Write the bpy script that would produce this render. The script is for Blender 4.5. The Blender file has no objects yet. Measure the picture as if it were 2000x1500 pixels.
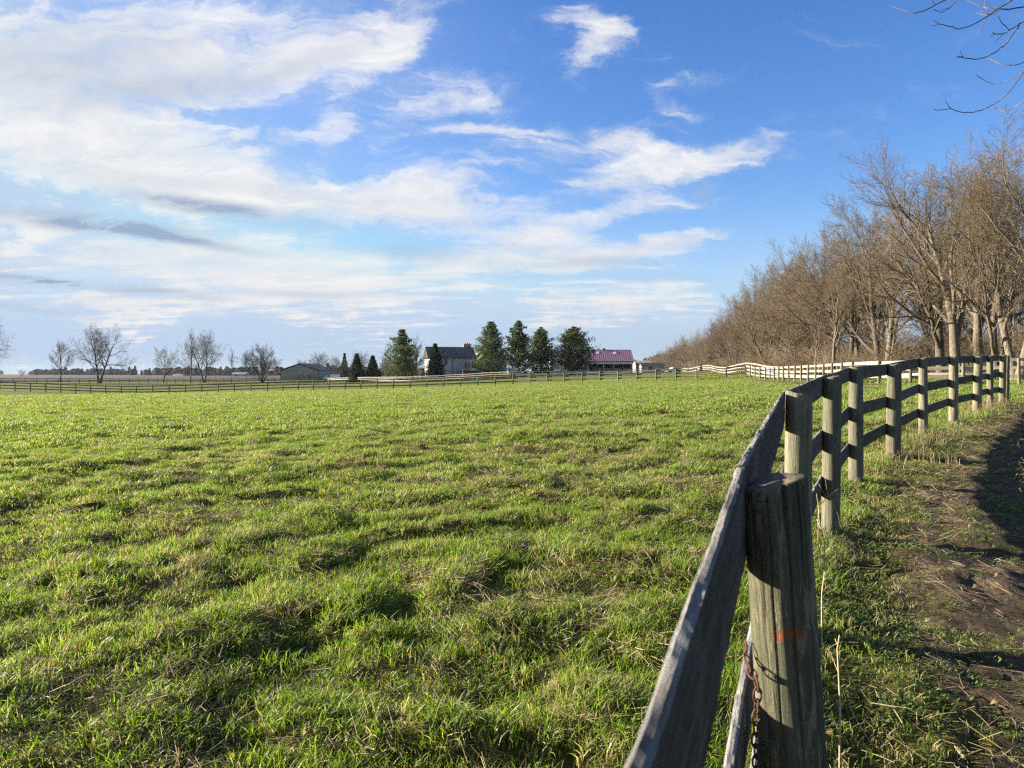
import bpy, math, random
import numpy as np
from mathutils import Vector, Matrix

random.seed(7)
RNG = np.random.default_rng(11)
scene = bpy.context.scene
COL = scene.collection
F = 1390.0            # focal length of the photograph in its own pixels
HORIZON = 730.0
CAM_Z = 1.60
SUN_EL = math.radians(15.5)
SUN_AZ = math.radians(165.0)      # mathematical angle from +X, the sun stands to the left, a little ahead


# ------------------------------------------------------------------ helpers
def tag(o, label=None, cat=None, group=None, kind=None):
    if label: o['label'] = label
    if cat: o['category'] = cat
    if group: o['group'] = group
    if kind: o['kind'] = kind
    return o


def link(o, parent=None):
    COL.objects.link(o)
    if parent is not None:
        o.parent = parent
    return o


def empty(name, loc, rz=0.0):
    o = bpy.data.objects.new(name, None)
    o.location = loc
    o.rotation_euler = (0, 0, rz)
    o.empty_display_size = 0.3
    return link(o)


def mesh_np(name, V, quads=None, tris=None, mat=None, smooth=False):
    me = bpy.data.meshes.new(name)
    V = np.asarray(V, np.float32)
    me.vertices.add(len(V))
    me.vertices.foreach_set('co', V.ravel())
    nq = 0 if quads is None else len(quads)
    nt = 0 if tris is None else len(tris)
    loops, starts = [], []
    if nq:
        loops.append(np.asarray(quads, np.int32).ravel()); starts.append(np.arange(nq, dtype=np.int32) * 4)
    if nt:
        loops.append(np.asarray(tris, np.int32).ravel()); starts.append(np.arange(nt, dtype=np.int32) * 3 + nq * 4)
    L = np.concatenate(loops)
    me.loops.add(len(L))
    me.loops.foreach_set('vertex_index', L)
    me.polygons.add(nq + nt)
    me.polygons.foreach_set('loop_start', np.concatenate(starts))
    me.update(calc_edges=True)
    me.polygons.foreach_set('use_smooth', np.full(nq + nt, bool(smooth)))
    if mat is not None:
        me.materials.append(mat)
    return me


def attr(me, name, data):
    a = me.attributes.new(name, 'FLOAT', 'POINT')
    a.data.foreach_set('value', np.asarray(data, np.float32))


def obj(name, me, parent=None, loc=None):
    o = bpy.data.objects.new(name, me)
    if loc is not None:
        o.location = loc
    return link(o, parent)


class MB:
    """collects shapes of one mesh"""
    def __init__(s): s.v = []; s.q = []; s.t = []; s.n = 0
    def add(s, V, q=None, t=None):
        V = np.asarray(V, float)
        s.v.append(V)
        if q is not None and len(q): s.q.append(np.asarray(q) + s.n)
        if t is not None and len(t): s.t.append(np.asarray(t) + s.n)
        s.n += len(V)
        return s
    def box(s, x0, x1, y0, y1, z0, z1):
        V = [(x0, y0, z0), (x1, y0, z0), (x1, y1, z0), (x0, y1, z0), (x0, y0, z1), (x1, y0, z1), (x1, y1, z1), (x0, y1, z1)]
        return s.add(V, [(0, 3, 2, 1), (4, 5, 6, 7), (0, 1, 5, 4), (1, 2, 6, 5), (2, 3, 7, 6), (3, 0, 4, 7)])
    def prism(s, poly, axis, a, b):
        """extrudes a polygon (two coordinates) along an axis from a to b"""
        n = len(poly)
        def P(u, v, w):
            return {'x': (w, u, v), 'y': (u, w, v), 'z': (u, v, w)}[axis]
        V = [P(u, v, a) for u, v in poly] + [P(u, v, b) for u, v in poly]
        q = [(i, (i + 1) % n, n + (i + 1) % n, n + i) for i in range(n)]
        t = []
        for k in range(1, n - 1):
            t.append((0, k + 1, k)); t.append((n, n + k, n + k + 1))
        return s.add(V, q, t)
    def tube(s, pts, rad, sides=8, cap=True):
        V, q, t = tube_arrays([np.asarray(pts, float)], [np.asarray(rad, float) if np.ndim(rad) else np.full(len(pts), rad)], sides, cap)
        return s.add(V, q, t)
    def mesh(s, name, mat, smooth=False):
        return mesh_np(name, np.concatenate(s.v), np.concatenate(s.q) if s.q else None, np.concatenate(s.t) if s.t else None, mat, smooth)
    def build(s, name, mat, parent=None, loc=None, smooth=False):
        return obj(name, s.mesh(name, mat, smooth), parent, loc)


def tube_arrays(polys, rads, sides, cap=False):
    """tubes along many polylines, all made at once for equal point counts"""
    groups = {}
    for p, r in zip(polys, rads):
        groups.setdefault(len(p), []).append((p, r))
    Vs, Qs, Ts, off = [], [], [], 0
    ang = np.arange(sides) * 2 * np.pi / sides
    ca, sa = np.cos(ang), np.sin(ang)
    for n, lst in groups.items():
        P = np.stack([a for a, _ in lst]); R = np.stack([b for _, b in lst])
        N = len(P)
        T = np.empty_like(P)
        T[:, 1:-1] = P[:, 2:] - P[:, :-2]; T[:, 0] = P[:, 1] - P[:, 0]; T[:, -1] = P[:, -1] - P[:, -2]
        T /= np.linalg.norm(T, axis=2, keepdims=True) + 1e-9
        D = P[:, -1] - P[:, 0]
        ref = np.where((np.abs(D[:, 2]) > 0.8 * np.linalg.norm(D, axis=1))[:, None], np.array([1.0, 0.2, 0]), np.array([0.1, 0.05, 1.0]))
        A = np.cross(T, ref[:, None, :]); A /= np.linalg.norm(A, axis=2, keepdims=True) + 1e-9
        B = np.cross(T, A)
        ring = P[:, :, None, :] + R[:, :, None, None] * (A[:, :, None, :] * ca[None, None, :, None] + B[:, :, None, :] * sa[None, None, :, None])
        V = ring.reshape(-1, 3)
        i = np.arange(N)[:, None, None] * (n * sides) + np.arange(n - 1)[None, :, None] * sides
        j = np.arange(sides)[None, None, :]; j2 = (j + 1) % sides
        Q = np.stack([i + j, i + j2, i + j2 + sides, i + j + sides], -1).reshape(-1, 4) + off
        Vs.append(V); Qs.append(Q)
        if cap:
            base = np.arange(N) * (n * sides) + off
            for k in range(1, sides - 1):
                Ts.append(np.stack([base, base + k + 1, base + k], -1))
                e = base + (n - 1) * sides
                Ts.append(np.stack([e, e + k, e + k + 1], -1))
        off += len(V)
    return np.concatenate(Vs), np.concatenate(Qs), (np.concatenate(Ts) if Ts else None)


def vnoise(x, y, seed=0):
    """smooth 2-D value noise in -1..1"""
    x = np.asarray(x, float); y = np.asarray(y, float)
    xi = np.floor(x).astype(np.int64); yi = np.floor(y).astype(np.int64)
    fx = x - xi; fy = y - yi
    fx = fx * fx * fx * (fx * (fx * 6 - 15) + 10); fy = fy * fy * fy * (fy * (fy * 6 - 15) + 10)
    def h(a, b):
        n = (a * 374761393 + b * 668265263 + seed * 974634721) & 0xffffffff
        n = ((n ^ (n >> 13)) * 1274126177) & 0xffffffff
        n = n ^ (n >> 16)
        return (n & 0xffff) / 32767.5 - 1.0
    return (h(xi, yi) * (1 - fx) + h(xi + 1, yi) * fx) * (1 - fy) + (h(xi, yi + 1) * (1 - fx) + h(xi + 1, yi + 1) * fx) * fy


def fbm(x, y, seed=0, octv=4, rough=0.5):
    s = 0; a = 1.0; t = 0
    for k in range(octv):
        s = s + a * vnoise(x * 2 ** k + 17.3 * k, y * 2 ** k - 9.1 * k, seed + k); t += a; a *= rough
    return s / t


def sstep(a, b, x):
    t = np.clip((x - a) / (b - a), 0, 1)
    return t * t * (3 - 2 * t)


def seg_dist(x, y, pts):
    """distance to a polyline, and which side (positive on its right)"""
    x = np.asarray(x, float); y = np.asarray(y, float)
    best = np.full(x.shape, 1e9); side = np.ones(x.shape); along = np.zeros(x.shape)
    acc = 0.0
    for (x0, y0), (x1, y1) in zip(pts[:-1], pts[1:]):
        dx, dy = x1 - x0, y1 - y0; L2 = dx * dx + dy * dy; L = math.sqrt(L2)
        t = np.clip(((x - x0) * dx + (y - y0) * dy) / L2, 0, 1)
        d = np.hypot(x - x0 - t * dx, y - y0 - t * dy)
        c = (x - x0) * dy - (y - y0) * dx
        m = d < best
        best = np.where(m, d, best); side = np.where(m, np.where(c >= 0, 1.0, -1.0), side); along = np.where(m, acc + t * L, along)
        acc += L
    return best, side, along


# ------------------------------------------------------------------ the lie of the land
NEAR = [(-0.375, -0.86), (0.528, 1.42), (1.56, 3.9), (2.65, 5.9), (3.92, 8.1), (5.34, 9.95), (6.97, 12.05), (8.78, 14.15),
        (10.75, 16.45), (12.3, 18.3), (13.3, 19.3)]
NEAR_Z = [-0.17, 0.03, 0.14, 0.23, 0.32, 0.40, 0.51, 0.59, 0.67, 0.72, 0.76]
FAR_A = [(-84, 107), (-70, 106), (-55, 104), (-35, 103), (-14, 98), (0, 94.5), (9, 90), (18, 84.5), (21.4, 82.5)]
GATE = [(21.4, 82.5), (25, 83)]
LANE_B = [(25, 83), (27.4, 83.5), (26.2, 73), (24.5, 64), (22.5, 53), (20.6, 43), (21.5, 38.5), (26, 36), (35, 33.5)]
LANE_C = [(62, 262), (51, 205), (42, 152), (34, 112), (29.6, 88), (27.6, 70), (25.6, 55), (27, 46), (34, 42.5), (42, 40)]
BACK_D = [(38, 159), (29, 154), (18, 149), (8, 148), (0, 150), (-12, 158), (-24, 165), (-38, 182), (-54, 208)]
BACK_E = [(-152, 172), (-129, 180), (-100, 205), (-65, 244), (-50, 262)]
CTRL = [(x, y, z) for (x, y), z in zip(NEAR, NEAR_Z)] + [
    (0, 0, -.06), (-1, 3, -.02), (-4, 2, -.1), (2.5, 2.2, -.03), (4, 2, -.08), (6, 5, .07), (10, 8, .33), (16, 14, .68), (0, -8, -.3), (10, -8, .1), (-12, -5, -.3),
    (-5, 9, .0), (-12, 14, -.1), (-28, 20, -.25), (0, 28, .2), (-20, 48, -.25), (-45, 62, -.55), (8, 50, .5), (15, 42, .7), (-70, 60, -.7),
    (25.9, 36, 1.06), (20.3, 40, .97), (24.5, 64, .9), (26.3, 80, 1.0), (29.6, 88, 1.6), (34, 112, 1.36), (42, 152, 2.15), (51, 205, 1.8),
    (21.4, 82.5, .85), (8, 91, .45), (0, 94.5, .15), (-14, 98, -.4), (-35, 103.5, -.9), (-55, 104, -1.5), (-75, 106, -1.0), (-45, 84, -.8),
    (28, 116, 1.1), (0, 150, .75), (18, 149, .9), (25, 180, 1.6), (10, 178, 1.3), (32, 200, 1.95), (14, 206, 2.1), (-24, 165, -.4), (-54, 208, -1.0), (-129, 180, -.8), (-65, 248, -.6), (-140, 110, -1.1),
    (22, 206, 2.15), (-15, 193, 1.0), (-12, 175, .2), (-60, 260, -.4), (55, 60, 1.6), (60, 20, 1.2), (24, 20, .75), (60, 130, 2.2), (90, 260, 2.4), (150, 100, 2.5), (60, 300, 2.2), (60, 420, 1.6),
    (-200, 300, -.6), (-350, 600, -.4), (0, 420, .6), (0, 800, 0), (300, 500, 1), (-700, 300, -.3), (-400, 100, -.6), (0, -150, -.5), (300, -100, 1), (-300, -100, -.6), (-700, 1100, -0.2)]
_C = np.array(CTRL)


def _tps_k(d2):
    return np.where(d2 > 1e-12, 0.5 * d2 * np.log(d2 + 1e-12), 0)


_S = 50.0
_P = _C[:, :2] / _S
_n = len(_P)
_K = _tps_k(((_P[:, None] - _P[None]) ** 2).sum(-1)) + np.eye(_n) * 0.0004
_M = np.zeros((_n + 3, _n + 3)); _M[:_n, :_n] = _K; _M[:_n, _n] = 1; _M[:_n, _n + 1:] = _P; _M[_n:, :_n] = _M[:_n, _n:].T
_W = np.linalg.solve(_M, np.concatenate([_C[:, 2], np.zeros(3)]))


def base_z(x, y):
    x = np.asarray(x, float); y = np.asarray(y, float)
    sh = x.shape
    X = np.stack([x.ravel(), y.ravel()], -1) / _S
    out = np.empty(len(X))
    for a in range(0, len(X), 60000):
        q = X[a:a + 60000]
        d2 = ((q[:, None] - _P[None]) ** 2).sum(-1)
        out[a:a + 60000] = _tps_k(d2) @ _W[:_n] + _W[_n] + q @ _W[_n + 1:]
    r = np.hypot(x, y).ravel()
    w = sstep(700, 1100, r)
    return (out * (1 - w)).reshape(sh)


def ground_z(x, y):
    """height of the ground with the hummocks of the pasture"""
    x = np.asarray(x, float); y = np.asarray(y, float)
    z = base_z(x, y)
    d, s, _ = seg_dist(x, y, NEAR)
    pasture = np.where(s < 0, sstep(0.05, 0.8, d), 0.0)
    r = np.hypot(x, y)
    pasture = pasture * (1 - sstep(70, 110, r))
    wx = x + 0.5 * vnoise(x * .9, y * .9, 3); wy = y + 0.5 * vnoise(x * .9, y * .9, 4)
    n1 = vnoise(wx * 1.05 + .35 * wy, wy * 1.5, 5)
    n2 = vnoise(wx * 2.4, wy * 3.0, 6)
    n3 = vnoise(x * .23, y * .3, 8)
    n4 = vnoise(wx * 5.2, wy * 6.0, 13)
    lump = 0.06 * sstep(-0.05, 0.7, n1) * (0.8 + .7 * n3) + 0.085 * sstep(0, .75, n2) + 0.035 * sstep(-.2, .8, n4) + 0.04 * n3
    lump = lump * (1 - .55 * sstep(14, 45, r))
    path = np.where(s > 0, 1.0, 0.0) * (0.022 * vnoise(x * 2.2, y * 2.2, 9) + 0.020 * vnoise(x * 6, y * 6, 10) + .014 * vnoise(x * 13, y * 13, 12)) * (r < 60)
    return z + pasture * lump + path


def gz(x, y):
    return float(ground_z(np.array([x]), np.array([y]))[0])


def at(px, py, d):
    """a pixel of the photograph and a depth give a point of the place"""
    return Vector(((px - 1000) / F * d, d, CAM_Z + (HORIZON - py) / F * d))


# ------------------------------------------------------------------ materials
def new_mat(name):
    m = bpy.data.materials.new(name)
    m.use_nodes = True
    nt = m.node_tree
    b = nt.nodes['Principled BSDF']
    b.inputs['Roughness'].default_value = 0.85
    b.inputs['Specular IOR Level'].default_value = 0.25
    return m, nt, b


def N(nt, kind, **kw):
    n = nt.nodes.new(kind)
    for k, v in kw.items():
        setattr(n, k, v)
    return n


def coords(nt, scale=(1, 1, 1), space='Object'):
    tc = N(nt, 'ShaderNodeTexCoord')
    mp = N(nt, 'ShaderNodeMapping')
    mp.inputs['Scale'].default_value = scale
    nt.links.new(tc.outputs[space], mp.inputs['Vector'])
    return mp.outputs['Vector']


def world_pos(nt, scale=(1, 1, 1)):
    g = N(nt, 'ShaderNodeNewGeometry')
    mp = N(nt, 'ShaderNodeMapping')
    mp.inputs['Scale'].default_value = scale
    nt.links.new(g.outputs['Position'], mp.inputs['Vector'])
    return mp.outputs['Vector']


def noise(nt, vec, scale, detail=5, rough=0.55, dist=0.0):
    n = N(nt, 'ShaderNodeTexNoise')
    n.inputs['Scale'].default_value = scale
    n.inputs['Detail'].default_value = detail
    n.inputs['Roughness'].default_value = rough
    n.inputs['Distortion'].default_value = dist
    nt.links.new(vec, n.inputs['Vector'])
    return n.outputs['Fac']


def ramp(nt, fac, stops):
    r = N(nt, 'ShaderNodeValToRGB')
    e = r.color_ramp.elements
    while len(e) > 1:
        e.remove(e[0])
    e[0].position, e[0].color = stops[0][0], (*stops[0][1], 1)
    for p, c in stops[1:]:
        k = e.new(p); k.color = (*c, 1)
    nt.links.new(fac, r.inputs['Fac'])
    return r.outputs['Color']


def mix(nt, fac, a, b, mode='MIX'):
    m = N(nt, 'ShaderNodeMix', data_type='RGBA', blend_type=mode)
    for i, v in ((0, fac), (6, a), (7, b)):
        if hasattr(v, 'links'):
            nt.links.new(v, m.inputs[i])
        else:
            m.inputs[i].default_value = (*v, 1) if isinstance(v, tuple) else v
    return m.outputs[2]


def mrange(nt, v, a, b, c=0.0, d=1.0, smooth=True):
    m = N(nt, 'ShaderNodeMapRange')
    m.interpolation_type = 'SMOOTHSTEP' if smooth else 'LINEAR'
    m.inputs[1].default_value = a; m.inputs[2].default_value = b; m.inputs[3].default_value = c; m.inputs[4].default_value = d
    nt.links.new(v, m.inputs[0])
    return m.outputs[0]


def math_n(nt, op, a, b=None, clamp=False):
    m = N(nt, 'ShaderNodeMath', operation=op)
    m.use_clamp = clamp
    for i, v in ((0, a), (1, b)):
        if v is None: continue
        if hasattr(v, 'links'): nt.links.new(v, m.inputs[i])
        else: m.inputs[i].default_value = v
    return m.outputs[0]


def attr_n(nt, name):
    a = N(nt, 'ShaderNodeAttribute'); a.attribute_name = name
    return a.outputs['Fac']


def bump(nt, b, h, strength=0.5, dist=0.02):
    n = N(nt, 'ShaderNodeBump')
    n.inputs['Strength'].default_value = strength; n.inputs['Distance'].default_value = dist
    nt.links.new(h, n.inputs['Height']); nt.links.new(n.outputs['Normal'], b.inputs['Normal'])


def simple(name, col, rough=0.8, var=0.25, scale=3.0, stretch=(1, 1, 1), metal=0.0, bmp=0.0, spec=0.25):
    m, nt, b = new_mat(name)
    f = noise(nt, coords(nt, stretch), scale, 6, .6)
    lo = tuple(c * (1 - var) for c in col); hi = tuple(min(1, c * (1 + var)) for c in col)
    nt.links.new(ramp(nt, f, [(.3, lo), (.7, hi)]), b.inputs['Base Color'])
    b.inputs['Roughness'].default_value = rough; b.inputs['Metallic'].default_value = metal
    b.inputs['Specular IOR Level'].default_value = spec
    if bmp: bump(nt, b, f, bmp, .02)
    return m


def wood(name, stretch, dark, mid, light, bscale=1.0, green=None, bstr=.7):
    """weathered timber: grain drawn out along one axis, checks, lichen"""
    m, nt, b = new_mat(name)
    v = coords(nt, stretch)
    oi = N(nt, 'ShaderNodeObjectInfo')
    off = N(nt, 'ShaderNodeVectorMath', operation='ADD')
    cmb = N(nt, 'ShaderNodeCombineXYZ')
    r = math_n(nt, 'MULTIPLY', oi.outputs['Random'], 40.0)
    nt.links.new(r, cmb.inputs[0]); nt.links.new(r, cmb.inputs[1]); nt.links.new(r, cmb.inputs[2])
    nt.links.new(v, off.inputs[0]); nt.links.new(cmb.outputs[0], off.inputs[1])
    v = off.outputs[0]
    g1 = noise(nt, v, 3.0, 8, .65, .6)
    g2 = noise(nt, v, 11.0, 6, .7, .3)
    c = ramp(nt, g1, [(.30, dark), (.47, mid), (.72, light)])
    c = mix(nt, mrange(nt, g2, .30, .47, .8, 0.0), c, tuple(x * .35 for x in dark))
    blotch = noise(nt, coords(nt, (1, 1, 1)), 5.0, 5, .6)
    if green:
        c = mix(nt, mrange(nt, blotch, .45, .7, 0, .7), c, green)
    else:
        c = mix(nt, mrange(nt, blotch, .5, .75, 0, .45), c, tuple(min(1, x * 1.5) for x in light))
    hue = N(nt, 'ShaderNodeHueSaturation')
    nt.links.new(mrange(nt, oi.outputs['Random'], 0, 1, .8, 1.2, False), hue.inputs['Value'])
    nt.links.new(c, hue.inputs['Color'])
    nt.links.new(hue.outputs[0], b.inputs['Base Color'])
    h = math_n(nt, 'ADD', g1, math_n(nt, 'MULTIPLY', g2, .6))
    bump(nt, b, h, bstr, .012 * bscale)
    b.inputs['Roughness'].default_value = .9
    return m, nt, b, hue


M = {}
M['rail'] = wood('weathered_rail_wood', (1.2, 14, 14), (.034, .026, .019), (.068, .055, .042), (.13, .11, .086))[0]
M['rail_top'] = wood('bleached_lit_rail_top', (2.5, 16, 16), (.07, .062, .055), (.21, .195, .18), (.34, .325, .31), 1.6, None, 1.0)[0]  # paler than the faces: bleached wood plus top light put into the colour
M['rail_sunlit'] = wood('sunlit_rail_wood', (1.2, 14, 14), (.17, .145, .115), (.25, .22, .18), (.33, .30, .25))[0]  # same weathered grey wood, with sunlight painted in as a paler colour
M['rail_grey'] = wood('grey_rail_wood', (1.2, 14, 14), (.05, .046, .042), (.09, .083, .076), (.15, .14, .13))[0]
M['post'] = wood('post_wood', (9, 9, .9), (.052, .044, .028), (.135, .12, .082), (.235, .21, .15), 1.0, (.10, .12, .065))[0]
M['post_grey'] = wood('grey_post_wood', (9, 9, .9), (.06, .055, .045), (.12, .11, .09), (.19, .17, .145))[0]


def marked_post():
    m, nt, b, hue = wood('marked_post_wood', (9, 9, .9), (.035, .030, .019), (.088, .08, .048), (.155, .14, .092), 1.4, (.06, .075, .036), .9)
    tc = N(nt, 'ShaderNodeTexCoord'); sp = N(nt, 'ShaderNodeSeparateXYZ')
    nt.links.new(tc.outputs['Object'], sp.inputs[0])
    nz = noise(nt, tc.outputs['Object'], 45.0, 4, .6)
    zz = math_n(nt, 'ADD', sp.outputs['Z'], math_n(nt, 'MULTIPLY', math_n(nt, 'SUBTRACT', nz, .5), .03))
    xx = math_n(nt, 'ADD', sp.outputs['X'], math_n(nt, 'MULTIPLY', math_n(nt, 'SUBTRACT', nz, .5), .03))
    # weather has peeled the greenish skin off in long flakes
    pk = noise(nt, coords(nt, (11, 11, 2.2)), 2.2, 9, .72, .4)
    flake = mix(nt, mrange(nt, pk, .535, .56, 0, .75), hue.outputs[0], (.21, .19, .125))
    chk = noise(nt, coords(nt, (26, 26, .7)), 3.0, 4, .6)
    flake = mix(nt, mrange(nt, chk, .34, .39, .85, 0), flake, (.012, .010, .007))
    # a smear of orange paint, bent like a horseshoe
    arch = math_n(nt, 'MULTIPLY', math_n(nt, 'POWER', math_n(nt, 'ABSOLUTE', math_n(nt, 'SUBTRACT', xx, -.012)), 2.0), -7.0)
    dz = math_n(nt, 'ABSOLUTE', math_n(nt, 'SUBTRACT', zz, math_n(nt, 'ADD', arch, 1.075)))
    a = mrange(nt, dz, .007, .013, 1, 0)
    c1 = mrange(nt, math_n(nt, 'ABSOLUTE', math_n(nt, 'SUBTRACT', xx, -.012)), .022, .03, 1, 0)
    front = mrange(nt, sp.outputs['Y'], -.02, .0, 1, 0)
    f = math_n(nt, 'MULTIPLY', math_n(nt, 'MULTIPLY', a, c1), front)
    f = math_n(nt, 'MULTIPLY', f, mrange(nt, noise(nt, tc.outputs['Object'], 110.0, 3, .6), .38, .52, .2, .9))
    c = mix(nt, f, flake, (.26, .07, .02))
    nt.links.new(c, b.inputs['Base Color'])
    return m


M['post_marked'] = marked_post()


def endgrain():
    m, nt, b = new_mat('post_end_grain')
    v = coords(nt, (1, 1, 1))
    f = noise(nt, v, 38, 6, .7); g = noise(nt, v, 9, 4, .6)
    c = ramp(nt, f, [(.3, (.045, .036, .026)), (.55, (.13, .105, .075)), (.8, (.24, .2, .15))])
    c = mix(nt, mrange(nt, g, .5, .65, 0, .6), c, (.16, .15, .09))
    nt.links.new(c, b.inputs['Base Color'])
    bump(nt, b, f, .9, .02)
    return m


M['endgrain'] = endgrain()


def bark(name, a, b_, c_, scale=6.0):
    m, nt, b = new_mat(name)
    f = noise(nt, coords(nt, (3, 3, .8)), scale, 6, .65)
    oi = N(nt, 'ShaderNodeObjectInfo')
    col = ramp(nt, f, [(.3, a), (.5, b_), (.72, c_)])
    hue = N(nt, 'ShaderNodeHueSaturation')
    nt.links.new(mrange(nt, oi.outputs['Random'], 0, 1, .75, 1.25, False), hue.inputs['Value'])
    nt.links.new(col, hue.inputs['Color']); nt.links.new(hue.outputs[0], b.inputs['Base Color'])
    bump(nt, b, f, .8, .05)
    return m


M['bark'] = bark('bark', (.045, .037, .027), (.108, .088, .063), (.185, .155, .112))
M['twig'] = bark('twig_bark', (.075, .053, .033), (.135, .098, .06), (.205, .155, .098), 1.2)
M['bark_far'] = bark('far_bark', (.04, .033, .028), (.07, .058, .048), (.11, .09, .075))
M['twig_far'] = bark('far_twig_bark', (.075, .06, .05), (.11, .09, .075), (.15, .125, .10), 1.2)


def foliage(name, dark, mid, light, trans=0.25):
    m, nt, b = new_mat(name)
    t = attr_n(nt, 'tint')
    c = ramp(nt, t, [(0, dark), (.5, mid), (1, light)])
    oi = N(nt, 'ShaderNodeObjectInfo')
    hue = N(nt, 'ShaderNodeHueSaturation')
    nt.links.new(mrange(nt, oi.outputs['Random'], 0, 1, .85, 1.2, False), hue.inputs['Value'])
    nt.links.new(c, hue.inputs['Color'])
    nt.links.new(hue.outputs[0], b.inputs['Base Color'])
    tr = N(nt, 'ShaderNodeBsdfTranslucent'); nt.links.new(hue.outputs[0], tr.inputs['Color'])
    mx = N(nt, 'ShaderNodeMixShader'); mx.inputs[0].default_value = trans
    nt.links.new(b.outputs[0], mx.inputs[1]); nt.links.new(tr.outputs[0], mx.inputs[2])
    nt.links.new(mx.outputs[0], nt.nodes['Material Output'].inputs['Surface'])
    return m


M['pine'] = foliage('pine_needles', (.04, .064, .02), (.095, .132, .038), (.17, .21, .06), .3)
M['spruce'] = foliage('spruce_needles', (.022, .042, .02), (.045, .078, .036), (.075, .115, .055), .15)


def grass_mat():
    """blades: green to straw by blade and by patch of the pasture, with light coming through"""
    m, nt, b = new_mat('grass_blades')
    t = attr_n(nt, 'tint'); h = attr_n(nt, 'along')
    pos = world_pos(nt)
    p1 = noise(nt, pos, .55, 4, .6); p2 = noise(nt, pos, 2.6, 4, .6)
    green = ramp(nt, t, [(0, (.045, .095, .006)), (.45, (.12, .21, .012)), (.8, (.20, .295, .032)), (1, (.285, .345, .085))])
    straw = ramp(nt, t, [(0, (.17, .135, .065)), (.5, (.31, .26, .14)), (1, (.47, .42, .26))])
    dead = attr_n(nt, 'dead')
    patch = math_n(nt, 'ADD', math_n(nt, 'MULTIPLY', p1, .5), math_n(nt, 'MULTIPLY', p2, .5))
    lim = mrange(nt, patch, .39, .66, .08, .52)
    isdead = math_n(nt, 'LESS_THAN', dead, lim)
    c = mix(nt, isdead, green, straw)
    c = mix(nt, mrange(nt, h, 0, .35, .75, 0), c, (.11, .085, .03))     # pale sheaths and thatch at the base of the blade
    nt.links.new(c, b.inputs['Base Color'])
    b.inputs['Roughness'].default_value = .5; b.inputs['Specular IOR Level'].default_value = .3
    tr = N(nt, 'ShaderNodeBsdfTranslucent')
    nt.links.new(mix(nt, 1.0, c, (1.25, 1.25, .7), 'MULTIPLY'), tr.inputs['Color'])
    mx = N(nt, 'ShaderNodeMixShader'); mx.inputs[0].default_value = .44
    nt.links.new(b.outputs[0], mx.inputs[1]); nt.links.new(tr.outputs[0], mx.inputs[2])
    nt.links.new(mx.outputs[0], nt.nodes['Material Output'].inputs['Surface'])
    return m


M['grass'] = grass_mat()
M['straw'] = foliage('dry_straw', (.14, .095, .045), (.26, .195, .10), (.40, .33, .20), .2)
M['weed'] = foliage('low_weeds', (.04, .06, .014), (.075, .12, .022), (.14, .20, .045), .3)


def ground_mat():
    m, nt, b = new_mat('pasture_soil')
    pos = world_pos(nt)
    big = noise(nt, pos, .06, 5, .6, .5); med = noise(nt, pos, .5, 6, .65, .4); fine = noise(nt, pos, 5.0, 8, .7)
    streak = noise(nt, world_pos(nt, (.25, 1.0, 1.0)), .5, 6, .65)
    g = ramp(nt, fine, [(.28, (.035, .034, .012)), (.5, (.085, .085, .03)), (.72, (.16, .15, .06))])
    far = attr_n(nt, 'far')
    gf = ramp(nt, streak, [(.3, (.095, .145, .016)), (.5, (.14, .195, .026)), (.7, (.20, .225, .06))])
    gf = mix(nt, .35, gf, g)
    g = mix(nt, far, g, gf)
    s = ramp(nt, fine, [(.3, (.10, .075, .032)), (.6, (.22, .17, .08))])
    c = mix(nt, mrange(nt, math_n(nt, 'ADD', math_n(nt, 'MULTIPLY', med, .6), math_n(nt, 'MULTIPLY', big, .4)), .46, .66, .05, .6), g, s)
    leaf = ramp(nt, noise(nt, pos, 2.5, 7, .7), [(.3, (.06, .042, .026)), (.5, (.13, .092, .055)), (.7, (.21, .155, .095))])
    c = mix(nt, mrange(nt, math_n(nt, 'ADD', attr_n(nt, 'woods'), math_n(nt, 'MULTIPLY', math_n(nt, 'SUBTRACT', med, .5), .6)), .35, .65), c, leaf)
    dull = ramp(nt, noise(nt, world_pos(nt, (.15, 1, 1)), .25, 6, .6), [(.3, (.085, .075, .055)), (.6, (.13, .12, .08)), (.8, (.12, .14, .055))])
    c = mix(nt, attr_n(nt, 'farmland'), c, dull)
    nt.links.new(c, b.inputs['Base Color'])
    b.inputs['Roughness'].default_value = 1.0; b.inputs['Specular IOR Level'].default_value = 0.05
    tiny = noise(nt, pos, 45.0, 6, .7)
    tc_ = mix(nt, 1.0, c, ramp(nt, tiny, [(.3, (.45, .42, .35)), (.7, (1.5, 1.45, 1.3))]), 'MULTIPLY')
    nt.links.new(tc_, b.inputs['Base Color'])
    hh = math_n(nt, 'ADD', math_n(nt, 'ADD', math_n(nt, 'MULTIPLY', tiny, .25), math_n(nt, 'MULTIPLY', fine, .5)), math_n(nt, 'MULTIPLY', med, 1.0))
    bump(nt, b, hh, 1.0, .12)
    return m


def dirt_mat():
    m, nt, b = new_mat('trodden_earth')
    pos = world_pos(nt)
    a = noise(nt, pos, 3.0, 8, .65, .3); f = noise(nt, pos, 24.0, 7, .7); big = noise(nt, pos, .8, 4, .6)
    c = ramp(nt, f, [(.30, (.04, .028, .019)), (.5, (.14, .102, .068)), (.75, (.27, .205, .14))])
    c = mix(nt, mrange(nt, a, .42, .62, 0, .75), c, (.055, .037, .023))
    c = mix(nt, mrange(nt, big, .52, .68, 0, .6), c, (.05, .07, .015))
    nt.links.new(c, b.inputs['Base Color'])
    b.inputs['Roughness'].default_value = 1.0; b.inputs['Specular IOR Level'].default_value = .1
    bump(nt, b, math_n(nt, 'ADD', a, math_n(nt, 'MULTIPLY', f, .9)), 1.0, .09)
    return m


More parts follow.
